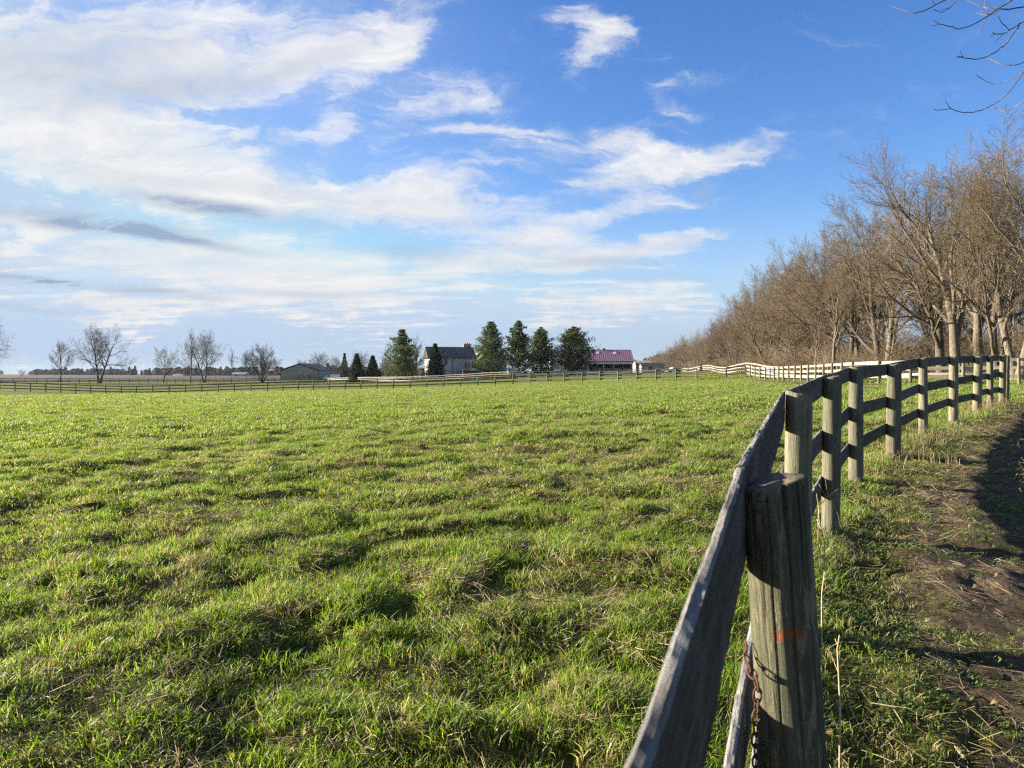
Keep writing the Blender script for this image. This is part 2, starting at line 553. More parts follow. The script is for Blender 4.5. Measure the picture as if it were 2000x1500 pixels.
M['ground'] = ground_mat()
M['dirt'] = dirt_mat()
M['plough'] = simple('ploughed_soil', (.085, .07, .062), 1.0, .3, .08, (.3, 2.5, 1), 0, 0, .05)


# ------------------------------------------------------------------ ground, path and lane
def build_ground():
    dense = np.linspace(math.radians(40), math.radians(140), 420)
    rest = np.linspace(math.radians(140), math.radians(400), 70)[1:-1]
    th = np.concatenate([dense, rest])
    r = [0.35]
    while r[-1] < 2600:
        r.append(r[-1] * (1.0105 if r[-1] < 60 else 1.03))
    r = np.array(r)
    R, T = np.meshgrid(r, th, indexing='ij')
    X, Y = R * np.cos(T), R * np.sin(T)
    Z = ground_z(X, Y)
    nr, na = R.shape
    V = np.stack([X, Y, Z], -1).reshape(-1, 3)
    V = np.concatenate([V, [[0, 0, gz(0, 0)]]])
    i = np.arange(nr - 1)[:, None] * na; j = np.arange(na)[None]; j2 = (j + 1) % na
    Q = np.stack([i + j, i + na + j, i + na + j2, i + j2], -1).reshape(-1, 4)
    c = len(V) - 1
    jj = np.arange(na)
    Tt = np.stack([np.full(na, c), jj, (jj + 1) % na], -1)
    me = mesh_np('ground', V, Q, Tt, M['ground'], True)
    x, y = V[:, 0], V[:, 1]
    d, s, _ = seg_dist(x, y, LANE_C)
    wood_w = np.where(s < 0, 0, sstep(0.5, 5, d)) if False else np.where((s < 0) & (y > 20) & (x > 15), sstep(.5, 4, d), 0)
    _d, _s, _a = seg_dist(x, y, [(80, -40), (40, 20), (34, 42), (27.5, 52), (29, 72), (31, 88), (36, 112), (44, 152), (53, 205), (66, 262), (90, 420)])
    wood_w = np.where(_s > 0, sstep(.3, 3, _d), 0)
    attr(me, 'woods', wood_w)
    attr(me, 'far', sstep(12, 45, np.hypot(x, y)))
    attr(me, 'farmland', sstep(190, 260, y + 0.25 * x) * (x < 60))
    return tag(obj('ground', me), kind='structure')


build_ground()


def strip(name, pts, w0, w1, mat, lift, step=.12, across=26, jag=.35):
    """a sheet along a polyline from offset w0 to w1 (right side positive)"""
    P = np.array(pts, float)
    seg = np.hypot(*(P[1:] - P[:-1]).T); acc = np.concatenate([[0], np.cumsum(seg)])
    n = int(acc[-1] / step)
    t = np.linspace(0, acc[-1], n)
    cx = np.interp(t, acc, P[:, 0]); cy = np.interp(t, acc, P[:, 1])
    k = max(3, int(2.0 / step)) | 1
    pad = np.ones(k) / k
    cx = np.convolve(np.pad(cx, k // 2, 'reflect', reflect_type='odd'), pad, 'valid'); cy = np.convolve(np.pad(cy, k // 2, 'reflect', reflect_type='odd'), pad, 'valid')
    tx, ty = np.gradient(cx), np.gradient(cy); l = np.hypot(tx, ty)
    nx, ny = ty / l, -tx / l
    a = w0 + jag * fbm(t * .9, t * 0, 31, 4, .6); b = w1 + jag * fbm(t * .9, t * 0 + 5, 32, 4, .6)
    u = np.linspace(0, 1, across)
    off = a[:, None] * (1 - u) + b[:, None] * u
    X = cx[:, None] + nx[:, None] * off; Y = cy[:, None] + ny[:, None] * off
    edge = np.minimum(u, 1 - u) * 2
    Z = ground_z(X, Y) + lift * np.minimum(1, edge * 6)[None, :] - .01 * (edge == 0)[None, :]
    V = np.stack([X, Y, Z], -1).reshape(-1, 3)
    i = np.arange(n - 1)[:, None] * across; j = np.arange(across - 1)[None]
    Q = np.stack([i + j, i + j + 1, i + across + j + 1, i + across + j], -1).reshape(-1, 4)
    return tag(obj(name, mesh_np(name, V, Q, None, mat, True)), kind='structure')


PATH_LINE = [(-2.0, -4.6)] + NEAR + [(16.5, 22.6), (21, 27), (27, 30)]
strip('dirt_path', PATH_LINE, .42, 3.2, M['dirt'], .012, .06, 52, .55)
LANE_LINE = [(25.0, 74), (23.2, 63), (21.2, 53), (18.9, 44), (19.3, 38), (24.5, 34.4), (36, 31)]
strip('dirt_lane', LANE_LINE, -1.3, 1.3, M['dirt'], .03, .3, 14, .3)
strip('farm_lane', [(30, 90), (34.5, 106), (43, 140), (55, 200), (70, 270)], -1.5, 1.5, M['dirt'], .03, .5, 10, .3)


def sheet(name, poly_x, poly_y, mat, lift, n=40):
    """ground sheet between two depth lines, draped over the land"""
    u = np.linspace(0, 1, n)
    (xa0, ya0), (xa1, ya1), (xb1, yb1), (xb0, yb0) = poly_x[0], poly_x[1], poly_y[1], poly_y[0]
    U, W = np.meshgrid(u, u, indexing='ij')
    X = (xa0 * (1 - U) + xa1 * U) * (1 - W) + (xb0 * (1 - U) + xb1 * U) * W
    Y = (ya0 * (1 - U) + ya1 * U) * (1 - W) + (yb0 * (1 - U) + yb1 * U) * W
    V = np.stack([X, Y, base_z(X, Y) + lift], -1).reshape(-1, 3)
    i = np.arange(n - 1)[:, None] * n; j = np.arange(n - 1)[None]
    Q = np.stack([i + j, i + n + j, i + n + j + 1, i + j + 1], -1).reshape(-1, 4)
    return tag(obj(name, mesh_np(name, V, Q, None, mat, True)), kind='structure')


sheet('ploughed_field', [(-200, 205), (-62, 275)], [(-900, 900), (-60, 900)], M['plough'], .12, 60)


# ------------------------------------------------------------------ fences
def resample(pts, spacing):
    P = np.array(pts, float)
    seg = np.hypot(*(P[1:] - P[:-1]).T); acc = np.concatenate([[0], np.cumsum(seg)])
    n = max(1, round(acc[-1] / spacing))
    t = np.linspace(0, acc[-1], n + 1)
    return np.stack([np.interp(t, acc, P[:, 0]), np.interp(t, acc, P[:, 1])], -1)


def post_mesh(name, r, h, sink, mat, seg=16, rows=10, rough=.04, seed=0, tilt_top=0.02, cracks=0):
    """a round post: uneven girth, drying checks, a sloping worn top"""
    ang = np.arange(seg) * 2 * np.pi / seg
    zz = np.concatenate([np.linspace(-sink, h - .012, rows), [h - .004, h]])
    A, Zg = np.meshgrid(ang, zz)
    rr = r * (1 + rough * vnoise(np.cos(A) * 1.6 + Zg * .8 + seed, np.sin(A) * 1.6 + Zg * .5, seed + 1) + rough * .35 * vnoise(A * 6, Zg * 3.5, seed + 2))
    rr *= 1 + .05 * (h - Zg) / h
    for k in range(cracks):
        a0 = (seed * 1.7 + k * 2.4) % 6.28 if cracks < 4 else [4.72, 5.35, 4.1, 3.6, 5.7, 2.2, 1.0][k % 7]
        z0, z1 = (-.1, h + .01) if k < 2 else (h * (.2 + .1 * k), h + .01)
        da = (A - a0 - .05 * vnoise(Zg * 2.5, Zg * 0 + k, 44) + np.pi) % (2 * np.pi) - np.pi
        rr -= (.006 if k < 2 else .003) * np.exp(-(da / .016) ** 2) * (Zg > z0) * (Zg < z1)
    rr[-2] *= .99; rr[-1] *= .95
    X, Y = rr * np.cos(A), rr * np.sin(A)
    Z = Zg + (Zg > h - .02) * (tilt_top * X / r + .006 * vnoise(X * 40, Y * 40, seed + 5) * (rows > 20))
    V = np.stack([X, Y, Z], -1).reshape(-1, 3)
    n = len(zz)
    i = np.arange(n - 1)[:, None] * seg; j = np.arange(seg)[None]; j2 = (j + 1) % seg
    Q = np.stack([i + j, i + j2, i + seg + j2, i + seg + j], -1).reshape(-1, 4)
    # the sawn end
    top = V[-seg:]
    vs, tq = [V], []
    prev = (n - 1) * seg; cnt = len(V); qs = [Q]
    for f_ in (.66, .33):
        ring = top * [f_, f_, 1]
        ring[:, 2] = h + tilt_top * ring[:, 0] / r + (.004 * vnoise(ring[:, 0] * 60, ring[:, 1] * 60, seed + 9) if rows > 20 else 0)
        vs.append(ring)
        qs.append(np.stack([prev + j[0], prev + j2[0], cnt + j2[0], cnt + j[0]], -1)); prev = cnt; cnt += seg
    vs.append([[0, 0, h]])
    T = np.stack([prev + j[0], prev + j2[0], np.full(seg, cnt)], -1)
    nq_side = len(Q)
    Qall = np.concatenate(qs)
    me = mesh_np(name, np.concatenate(vs), Qall, T, mat, True)
    me.materials.append(M['endgrain'])
    mi = np.zeros(len(Qall) + len(T), np.int32); mi[nq_side:] = 1
    me.polygons.foreach_set('material_index', mi)
    return me


def board_mesh(name, L, hgt, thk, mat, steps=12, seed=0, worn=.004, sag=0.0, mid=None):
    """a sawn board along local x: worn arrises, slight waver"""
    if steps > 5:
        cs = []
        nv, nh = 7, 4
        for k in range(nh): cs.append((-thk / 2 + thk * k / (nh - 1), hgt / 2))
        for k in range(1, nv): cs.append((thk / 2, hgt / 2 - hgt * k / (nv - 1)))
        for k in range(1, nh): cs.append((thk / 2 - thk * k / (nh - 1), -hgt / 2))
        for k in range(1, nv - 1): cs.append((-thk / 2, -hgt / 2 + hgt * k / (nv - 1)))
    else:
        cs = [(-thk / 2, hgt / 2), (thk / 2, hgt / 2), (thk / 2, -hgt / 2), (-thk / 2, -hgt / 2)]
    cs = np.array(cs); m = len(cs)
    x = np.linspace(0, L, steps + 1)
    Y = np.repeat(cs[None, :, 0], len(x), 0); Z = np.repeat(cs[None, :, 1], len(x), 0); X = np.repeat(x[:, None], m, 1)
    if steps > 5:
        ed = (np.abs(cs[:, 1]) > hgt / 2 - 1e-6)[None, :]
        corner = ed & (np.abs(cs[:, 0]) > thk / 2 - 1e-6)[None, :]
        Z = Z + ed * worn * (fbm(X * 5 + seed, Y * 60 + Z * 3, seed, 5, .62)) * 1.0
        Z = Z - corner * np.sign(Z) * (.0025 + .003 * np.abs(vnoise(X * 25, Z * 3 + seed, seed + 3)))
        Y = Y - corner * np.sign(Y) * .0025 + worn * .5 * fbm(X * 9, Z * 45 + seed, seed + 4, 4, .6)
        Z = Z + .003 * vnoise(X * .9 + seed, X * 0, seed + 6)
    Z = Z - sag * (1 - (2 * X / L - 1) ** 2)
    if mid is not None:                         # a long board bent at the post it passes
        Y = Y + mid[0] * (1 - np.abs(2 * X / L - 1)); Z = Z + mid[1] * (1 - np.abs(2 * X / L - 1))
    V = np.stack([X, Y, Z], -1).reshape(-1, 3)
    n = len(x)
    i = np.arange(n - 1)[:, None] * m; j = np.arange(m)[None]; j2 = (j + 1) % m
    Q = np.stack([i + j, i + j2, i + m + j2, i + m + j], -1).reshape(-1, 4)
    V = np.concatenate([V, [[0, 0, V[:m, 2].mean()], [L, V[-m:, 1].mean(), V[-m:, 2].mean()]]])
    a, b = len(V) - 2, len(V) - 1
    T = np.concatenate([np.stack([np.full(m, a), j2[0], j[0]], -1), np.stack([np.full(m, b), (n - 1) * m + j[0], (n - 1) * m + j2[0]], -1)])
    me = mesh_np(name, V, Q, T, mat, False)
    if steps > 5:                               # the upper edge is bleached and splintered, and painted lighter to look lit
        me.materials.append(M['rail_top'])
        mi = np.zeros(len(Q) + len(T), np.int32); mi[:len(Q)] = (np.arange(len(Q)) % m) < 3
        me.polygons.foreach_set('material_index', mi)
    return me


def place_board(parent, A, B, me):
    d = (B - A).normalized()
    y = Vector((0, 0, 1)).cross(d).normalized()
    z = d.cross(y)
    o = obj('rail', me, parent)
    mw = Matrix((d, y, z)).transposed().to_4x4(); mw.translation = A - parent.location
    o.matrix_local = mw
    return o


RAIL_H = (1.255, .835, .435)


def near_fence():
    x0, y0 = NEAR[1]
    root = empty('wooden_fence', (x0, y0, gz(x0, y0)))
    tag(root, 'weathered three rail fence on round posts curving from the foreground along the dirt path', 'fence')
    dirs = []
    P = [Vector((x, y, 0)) for x, y in NEAR]
    tops = [1.39, 1.395, 1.49, 1.575, 1.665, 1.735, 1.865, 1.945, 2.01, 2.06, 2.10]
    rad = [.066, .062, .069, .070, .074, .090, .068, .082, .085, .072, .075]
    tops = [t for t in tops]
    tops[0] = 1.19
    for i, p in enumerate(P):
        a = P[max(0, i - 1)]; b = P[min(len(P) - 1, i + 1)]
        dirs.append((b - a).normalized())
    lean = [(0, 0), (-.022, .0), (.01, 0), (0, .01), (-.005, 0), (.008, -.01), (-.015, .01), (.0, .0), (.02, 0), (-.01, 0), (.01, 0)]
    for i, p in enumerate(P):
        g = tops[i] - 1.355
        if i == 1:
            me = post_mesh('post', rad[i], 1.36, .35, M['post_marked'], 180, 220, .03, 3, .012, 5)
        elif i < 6:
            me = post_mesh('post', rad[i], 1.355, .35, M['post'], 64, 60, .045, i * 7 + 2, (.012 if i % 2 else -.015), 3)
        else:
            me = post_mesh('post', rad[i], 1.355, .35, M['post'], 32, 24, .05, i * 7 + 2, .012, 1)
        o = obj('post', me, root, Vector((p.x, p.y, g)) - root.location)
        o.rotation_euler = (lean[i][0] * 0 + lean[i][1], lean[i][0], 0)
        if i == 1:
            o.rotation_euler = (0.0, -.072, 0); o.location.x += .094; o.location.z -= .012
    # the end of the fence has a second, squarer post beside the last
    me = post_mesh('post', .07, 1.36, .3, M['post'], 24, 20, .05, 91, 0, 1)
    obj('post', me, root, Vector((13.62, 19.6, .745)) - root.location)
    for i in range(len(P) - 1):
        a, b = P[i], P[i + 1]
        dd = (b - a).normalized(); nrm = Vector((-dd.y, dd.x, 0))
        for k, hr in enumerate(RAIL_H):
            thk = .022
            oa = rad[i] * .97 + thk / 2 - .004; ob = rad[i + 1] * .97 + thk / 2 - .004
            ha = (.20, .20, .168, .155)[min(i, 3)]
            A = a + nrm * oa - dd * .004; B = b + nrm * ob - dd * .004 * 0 - dd * .006
            A.z = tops[i] - 1.355 + hr + .012 * math.sin(i * 3.1 + k * 2); B.z = tops[i + 1] - 1.355 + hr + .012 * math.sin((i + 1) * 3.1 + k * 2 + .7)
            if k == 0:
                A.z = tops[i] - ha / 2 + (.004 if i != 1 else .02); B.z = tops[i + 1] - ha / 2 + (.004 if i + 1 != 1 else .02)
            L = (B - A).length
            st = 420 if i == 0 else (160 if i < 4 else 40)
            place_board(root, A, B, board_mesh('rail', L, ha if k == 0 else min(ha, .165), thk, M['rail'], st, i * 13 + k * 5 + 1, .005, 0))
    return root


near_fence()


def long_fence(pts, label, pm, rm, group='board fences', spacing=2.44, side=1, post_r=.075, h=1.36, two=True, rise=0.0, jit=.03):
    P = resample(pts, spacing)
    Z = base_z(P[:, 0], P[:, 1]) + rise
    root = empty('board_fence', (P[0, 0], P[0, 1], Z[0]))
    tag(root, label, 'fence', group)
    rnd = random.Random(len(P) * 7 + int(abs(P[0, 0])))
    pmeshes = [post_mesh('post', post_r * (1 + .12 * rnd.uniform(-1, 1)), h, .3, pm, 10, 6, .05, q + 3, 0) for q in range(4)]
    V = [Vector((P[i, 0], P[i, 1], Z[i])) for i in range(len(P))]
    for i, v in enumerate(V):
        o = obj('post', pmeshes[rnd.randrange(4)], root, v - root.location)
        o.rotation_euler = (rnd.gauss(0, .015), rnd.gauss(0, .015), rnd.random() * 6)
        o.scale = (1, 1, 1 + rnd.uniform(-.02, .04))
    stp = 2 if two else 1
    for i in range(0, len(V) - 1, stp):
        j = min(i + stp, len(V) - 1)
        a, b = V[i], V[j]
        dd = (b - a); dd.z = 0; dd.normalize(); nrm = Vector((-dd.y, dd.x, 0)) * side
        for k, hr in enumerate(RAIL_H):
            A = a + nrm * (post_r + .016) + Vector((0, 0, hr + rnd.uniform(-jit, jit))); B = b + nrm * (post_r + .016) + Vector((0, 0, hr + rnd.uniform(-jit, jit)))
            mid = None
            if j - i == 2:
                m = V[i + 1] - (a + b) / 2
                mid = (m.dot(Vector((-dd.y, dd.x, 0))), m.z)
            place_board(root, A, B, board_mesh('rail', (B - A).length, .15, .03, rm, 2 if mid is not None else 1, 0, 0, 0, mid))
    return root


long_fence(FAR_A, 'grey three rail fence with round posts crossing the far side of the pasture', M['post'], M['rail_grey'])
long_fence(LANE_B[1:], 'sunlit cream board fence beside the brown lane, nearer of the two along the wood', M['post'], M['rail_sunlit'], side=1)
long_fence(LANE_B[:2], 'short board fence between the tubular gate and the corner of the pasture', M['post'], M['rail_sunlit'], two=False)
long_fence(LANE_C, 'sunlit cream board fence running over two humps along the foot of the wood', M['post'], M['rail_sunlit'], side=-1, rise=.02)
long_fence(BACK_D, 'pale board fence in front of the evergreens and the house', M['post_grey'], M['rail_sunlit'], side=1)
long_fence(BACK_E, 'dark thin board fence before the ploughed field and lone bare trees', M['post_grey'], M['rail_grey'], side=1)


def farm_gate():
    (x0, y0), (x1, y1) = GATE
    z = base_z(np.array([x0, x1]), np.array([y0, y1]))
    root = empty('farm_gate', (x0, y0, z[0]))
    tag(root, 'tubular metal gate of five bars closing the pasture at the far fence corner', 'gate')
    d = Vector((x1 - x0, y1 - y0, z[1] - z[0])); L = d.length; u = d.normalized()
    met = simple('gate_metal', (.16, .17, .17), .5, .2, 4, (1, 1, 1), .6)
    b = MB()
    a0, a1 = u * .15, u * (L - .15)
    for h in (.22, .42, .64, .88, 1.15):
        b.tube([a0 + Vector((0, 0, h)), a1 + Vector((0, 0, h))], .022, 8)
    b.build('gate_bars', met, root, smooth=True)
    f = MB()
    for q in (a0, a0.lerp(a1, .5), a1):
        f.tube([q + Vector((0, 0, .2)), q + Vector((0, 0, 1.17))], .025, 8)
    f.build('gate_frame', met, root, smooth=True)


farm_gate()


# ------------------------------------------------------------------ bare trees
def rot_about(v, axis, a):
    return v * math.cos(a) + np.cross(axis, v) * math.sin(a) + axis * np.dot(axis, v) * (1 - math.cos(a))


def unit(v):
    return v / (np.linalg.norm(v) + 1e-9)


def gen_tree(seed, H, trunk_r, st):
    """polylines of a leafless tree: trunk, limbs, branches, twigs"""
    rg = np.random.default_rng(seed)
    wood_l, twig_l = [], []
    nseg = [9, 8, 6, 4, 3]
    UP = np.array([0, 0, 1.0])

    def grow(p, d, L, r, lev):
        n = nseg[lev]
        pts = [p]; ds = [d]
        jit = st['jit'][lev]; trop = st['trop'][lev]
        for k in range(n):
            d = unit(d + rg.normal(0, jit, 3) + UP * trop)
            p = p + d * L / n
            pts.append(p); ds.append(d)
        t = np.linspace(0, 1, n + 1)
        rr = r * (1 - t * (.72 if lev == 0 else .8))
        rr[-1] = max(rr[-1] * .6, st['rmin'])
        rr = np.maximum(rr, st['rmin'])
        if lev == 0:
            rr[0] *= 1.45; rr[1] *= 1.05
        (wood_l if lev < 3 else twig_l).append((np.array(pts), rr, lev))
        if lev >= 4:
            return
        nc = st['kids'][lev]
        nc = max(1, int(round(nc * rg.uniform(.8, 1.2) * (1 if lev < 2 else min(1.3, .4 + L / st['ref'][lev])))))
        t0 = st['t0'][lev]
        az = rg.uniform(0, 6.28)
        for c in range(nc):
            tt = t0 + (1 - t0) * (c + rg.uniform(.1, .9)) / nc
            x = tt * n; i = min(int(x), n - 1); f = x - i
            q = pts[i] * (1 - f) + pts[i + 1] * f
            dd = ds[i + 1]
            az += 2.4 + rg.normal(0, .4)
            ref = np.array([1.0, 0, 0]) if abs(dd[2]) > .8 else UP
            a = unit(np.cross(dd, ref)); a = rot_about(a, dd, az)
            ang = math.radians(rg.uniform(*st['ang'][lev])) * (1.1 - .35 * tt if lev == 0 else 1)
            nd = rot_about(dd, a, ang)
            if 'lean' in st and lev == 0:
                nd = unit(nd + np.array(st['lean']) * .45)
            Lc = L * st['ratio'][lev] * rg.uniform(.75, 1.15) * (1.15 - .6 * tt)
            grow(q, unit(nd), Lc, max(np.interp(x, range(n + 1), rr) * st['rr'][lev], st['rmin']), lev + 1)
        if lev in (1, 2, 3):          # the leader goes on past its end
            grow(pts[-1], ds[-1], L * .35, rr[-1] * .9, min(4, lev + 1))

    for s in st.get('stems', [((0, 0, 0), (0, 0, 1), 1.0)]):
        o, d, k = s
        grow(np.array(o, float) * 1.0 + np.array([0, 0, -.25]), unit(np.array(d, float)), H * st['trunk'] * k, trunk_r * k, 0)
    return wood_l, twig_l


def tree_meshes(nm, seed, H, r, st, mw, mt):
    wl, tl = gen_tree(seed, H, r, st)
    zmax = max(p[:, 2].max() for p, _, _ in tl)
    s = H / zmax
    V, Q, T = [], [], []; off = 0
    for lev, sides in ((0, 10), (1, 7), (2, 5)):
        sel = [(p * s, rr) for p, rr, l in wl if l == lev]
        if not sel: continue
        v, q, _ = tube_arrays([a for a, _ in sel], [b for _, b in sel], sides)
        V.append(v); Q.append(q + off); off += len(v)
    trunk = mesh_np(nm + '_trunk', np.concatenate(V), np.concatenate(Q), None, mw, True)
    v, q, _ = tube_arrays([p * s for p, _, _ in tl], [rr for _, rr, _ in tl], 3)
    crown = mesh_np(nm + '_crown', v, q, None, mt, True)
    return trunk, crown


BASE = dict(jit=[.05, .10, .14, .16, .16], trop=[.02, .07, .06, .05, .04], kids=[10, 7, 5, 3], ref=[1, 1, 2.2, 1.0], t0=[.28, .22, .15, .1],
            ang=[(25, 50), (26, 50), (24, 50), (22, 48)], ratio=[.62, .54, .5, .62], rr=[.62, .6, .6, .65], rmin=.006, trunk=.78)


def style(**k):
    d = dict(BASE); d.update(k); return d


UPRIGHT = style(ang=[(16, 38), (20, 42), (22, 44), (20, 42)], ratio=[.68, .54, .5, .65])
OAK = style(ang=[(40, 75), (35, 62), (35, 65), (30, 60)], ratio=[.75, .52, .5, .5], jit=[.08, .16, .2, .24, .26], trop=[0, .05, .04, .02, .02], t0=[.22, .2, .15, .1])
FORK = style(trunk=.75, stems=[((0, 0, 0), (-.12, .05, 1), 1.0), ((.15, .05, 0), (.22, .1, 1), .85)], kids=[9, 8, 7, 5])
THICKET = style(trunk=.7, kids=[7, 7, 6, 4], t0=[.12, .15, .15, .1], stems=[((0, 0, 0), (-.25, 0, 1), .9), ((.3, .2, 0), (.2, .15, 1), 1.0), ((-.1, .3, 0), (0, .3, 1), .8)],
                ang=[(22, 55), (28, 58), (30, 62), (30, 60)])
LEANL = style(lean=(-1.0, -.3, .1), stems=[((0, 0, 0), (-.18, -.08, 1), 1.0)], ratio=[.8, .52, .5, .5], kids=[13, 9, 7, 5], t0=[.16, .2, .15, .1])

WOOD_KINDS = [tree_meshes('bare_tree', 21, 16.5, .27, UPRIGHT, M['bark'], M['twig']),
              tree_meshes('bare_tree', 22, 17.0, .28, FORK, M['bark'], M['twig']),
              tree_meshes('bare_tree', 23, 15.0, .25, OAK, M['bark'], M['twig']),
              tree_meshes('bare_tree', 24, 11.5, .17, THICKET, M['bark'], M['twig']),
              tree_meshes('bare_tree', 25, 17.5, .28, LEANL, M['bark'], M['twig']),
              tree_meshes('bare_tree', 26, 13.5, .22, UPRIGHT, M['bark'], M['twig']),
              tree_meshes('bare_tree', 27, 9.0, .12, THICKET, M['bark'], M['twig'])]
VASE = style(lean=(-.35, 0, .1), ang=[(20, 48), (20, 42), (22, 44), (20, 42)], ratio=[.8, .54, .5, .65], kids=[12, 8, 6, 3], t0=[.22, .2, .15, .1], trop=[.02, .05, .05, .05, .05])
SPREAD = style(lean=(-1.0, -.1, .55), ang=[(24, 46), (22, 44), (22, 44), (20, 42)], ratio=[.95, .5, .5, .65], kids=[12, 8, 6, 3], t0=[.24, .2, .15, .1], trop=[.02, .035, .05, .05, .05], trunk=.7, stems=[((0, 0, 0), (-.16, 0, 1), 1.0)])
BIG_KINDS = [tree_meshes('bare_tree', 31, 17, .34, VASE, M['bark'], M['twig']), tree_meshes('bare_tree', 32, 15, .30, SPREAD, M['bark'], M['twig'])]
FAR_KINDS = [tree_meshes('lone_tree', 41, 15, .34, style(stems=[((-.3, 0, 0), (-.05, 0, 1), .95), ((.3, 0, 0), (.28, 0, 1), .95)], ang=[(35, 72), (35, 60), (30, 58), (28, 55)], ratio=[.72, .52, .5, .55], kids=[11, 7, 5, 4], rmin=.012, trop=[.02, .04, .03, .0, -.02]), M['bark_far'], M['twig_far']),
             tree_meshes('lone_tree', 42, 10, .2, style(ang=[(30, 58), (25, 45), (25, 50), (25, 50)], ratio=[.8, .52, .5, .55], kids=[11, 7, 5, 4], rmin=.012), M['bark_far'], M['twig_far']),
             tree_meshes('lone_tree', 43, 10, .16, style(t0=[.08, .2, .15, .1], stems=[((0, 0, 0), (-.5, 0, 1), .9), ((.2, 0, 0), (.5, .1, 1), .9), ((0, .3, 0), (.1, .3, 1), 1.0), ((0, -.2, 0), (-.1, -.4, 1), .8)], kids=[9, 7, 5, 4], rmin=.012, ratio=[.7, .52, .5, .5]), M['bark_far'], M['twig_far']),
             tree_meshes('lone_tree', 44, 14, .22, style(ang=[(20, 42), (25, 48), (28, 55), (26, 55)], kids=[9, 7, 5, 4], rmin=.012, t0=[.35, .2, .15, .1], ratio=[.5, .5, .5, .5]), M['bark_far'], M['twig_far'])]


def place_tree(kind, x, y, h, rz, label, cat='tree', group=None, name='bare_tree', wide=1.0, z=None, h0=None):
    tm, cm = kind
    zz = base_z(np.array([x]), np.array([y]))[0] if z is None else z
    root = empty(name, (x, y, zz), rz)
    co = np.empty(len(cm.vertices) * 3, np.float32) if h0 is None else None
    if h0 is None:
        h0 = cm.get('_h')
        if h0 is None:
            cm.vertices.foreach_get('co', co); h0 = float(co.reshape(-1, 3)[:, 2].max()); cm['_h'] = h0
    s = h / h0
    root.scale = (s * wide, s * wide, s)
    tag(root, label, cat, group)
    obj('trunk', tm, root); obj('crown', cm, root)
    return root


def px_tree(kind, px, top, base, d, rz, label, **k):
    """a tree that stands at this pixel column, from its foot to its top, at depth d"""
    x = (px - 1000) / F * d
    z = float(base_z(np.array([x]), np.array([d]))[0])
    h = CAM_Z + (HORIZON - top) / F * d - z
    return place_tree(kind, x, d, h, rz, label, **k)


# the lone trees behind the left-hand fences
px_tree(FAR_KINDS[0], -46, 606, 742, 196, 2.2, 'bare tree cut by the left edge of the photo, only branches showing', wide=.85)
px_tree(FAR_KINDS[1], 118, 662, 745, 205, .6, 'slim bare tree with pale upswept branches left of the double-trunked tree', wide=.9)
px_tree(FAR_KINDS[0], 194, 627, 747, 198, 0, 'largest lone bare tree, twin trunks and a wide drooping crown', wide=.78)
px_tree(FAR_KINDS[1], 41, 721, 741, 420, 2.0, 'tiny bare tree far out on the ploughed field', wide=1.5)
px_tree(FAR_KINDS[1], 319, 674, 746, 215, 1.9, 'small fan-shaped bare tree standing alone right of the twin-trunked tree')
px_tree(FAR_KINDS[3], 372, 644, 746, 218, 1.2, 'tall narrow bare tree, left one of the tangled clump', wide=.75)
px_tree(FAR_KINDS[0], 399, 637, 746, 222, 3.4, 'broad dense bare tree, right one of the tangled clump', wide=.72)
px_tree(FAR_KINDS[3], 451, 674, 745, 228, .3, 'thin pole-like bare tree right of the tangled clump', wide=.5)
px_tree(FAR_KINDS[3], 481, 680, 744, 232, 2.3, 'slender bare tree touching the round bushy bare tree', wide=.7)
px_tree(FAR_KINDS[2], 512, 667, 744, 226, .8, 'round bushy bare tree with many stems left of the grey shed', wide=1.05)
px_tree(FAR_KINDS[0], 622, 684, 733, 300, 1.0, 'rounded bare tree rising behind the dark red shed roof', wide=.95)
px_tree(FAR_KINDS[2], 597, 700, 733, 330, 1.9, 'low bare tree peeping over the shed ridge')
px_tree(FAR_KINDS[2], 664, 693, 735, 280, 2.6, 'brown twiggy tree between the shed and the dark conifers', wide=.9)
px_tree(FAR_KINDS[0], 706, 682, 735, 300, 5.0, 'pale bare crown rising behind the two squat conifers', wide=.85)
px_tree(FAR_KINDS[2], 755, 686, 735, 270, 4.1, 'low brown bare tree left of the ragged pine', wide=.8)
px_tree(FAR_KINDS[3], 816, 648, 733, 186, 2.9, 'thin grey bare tree between the ragged pine and the house', wide=.7)
px_tree(FAR_KINDS[2], 803, 672, 733, 182, .4, 'bushy grey bare tree at the right foot of the ragged pine', wide=.8)

# the wood along the right side
WOOD_EDGE = [(80, -40), (44, 20), (36, 42), (29.5, 53), (29.8, 72), (33, 90), (37.5, 112), (46, 152), (55, 205), (71, 300), (90, 420), (118, 600)]
px_tree(BIG_KINDS[0], 1868, 225, 705, 48, 0, 'tallest bare tree of the wood, straight trunk behind the near fence corner', wide=1.0)
px_tree(WOOD_KINDS[4], 1948, 300, 703, 45, .25, 'bare tree with a bent mossy trunk and limbs reaching left at the right edge', wide=.95)
px_tree(BIG_KINDS[1], 1842, 320, 705, 51, 0, 'bare tree leaning left with long spreading limbs over the white fence', wide=1.15)
px_tree(WOOD_KINDS[1], 1990, 190, 705, 43, 2.0, 'tall forked bare tree cut by the right edge under the overhanging twigs')
px_tree(WOOD_KINDS[5], 1728, 370, 706, 63, 1.1, 'pair-stemmed slim bare tree in the wood left of the leaning tree', wide=1.1)
px_tree(WOOD_KINDS[2], 1660, 400, 706, 72, 2.4, 'crooked oak-like bare tree behind the white fence, right of the leaning trunks')
px_tree(WOOD_KINDS[4], 1606, 440, 708, 77, .4, 'bare tree with a slanting trunk above the hump of the white fence')

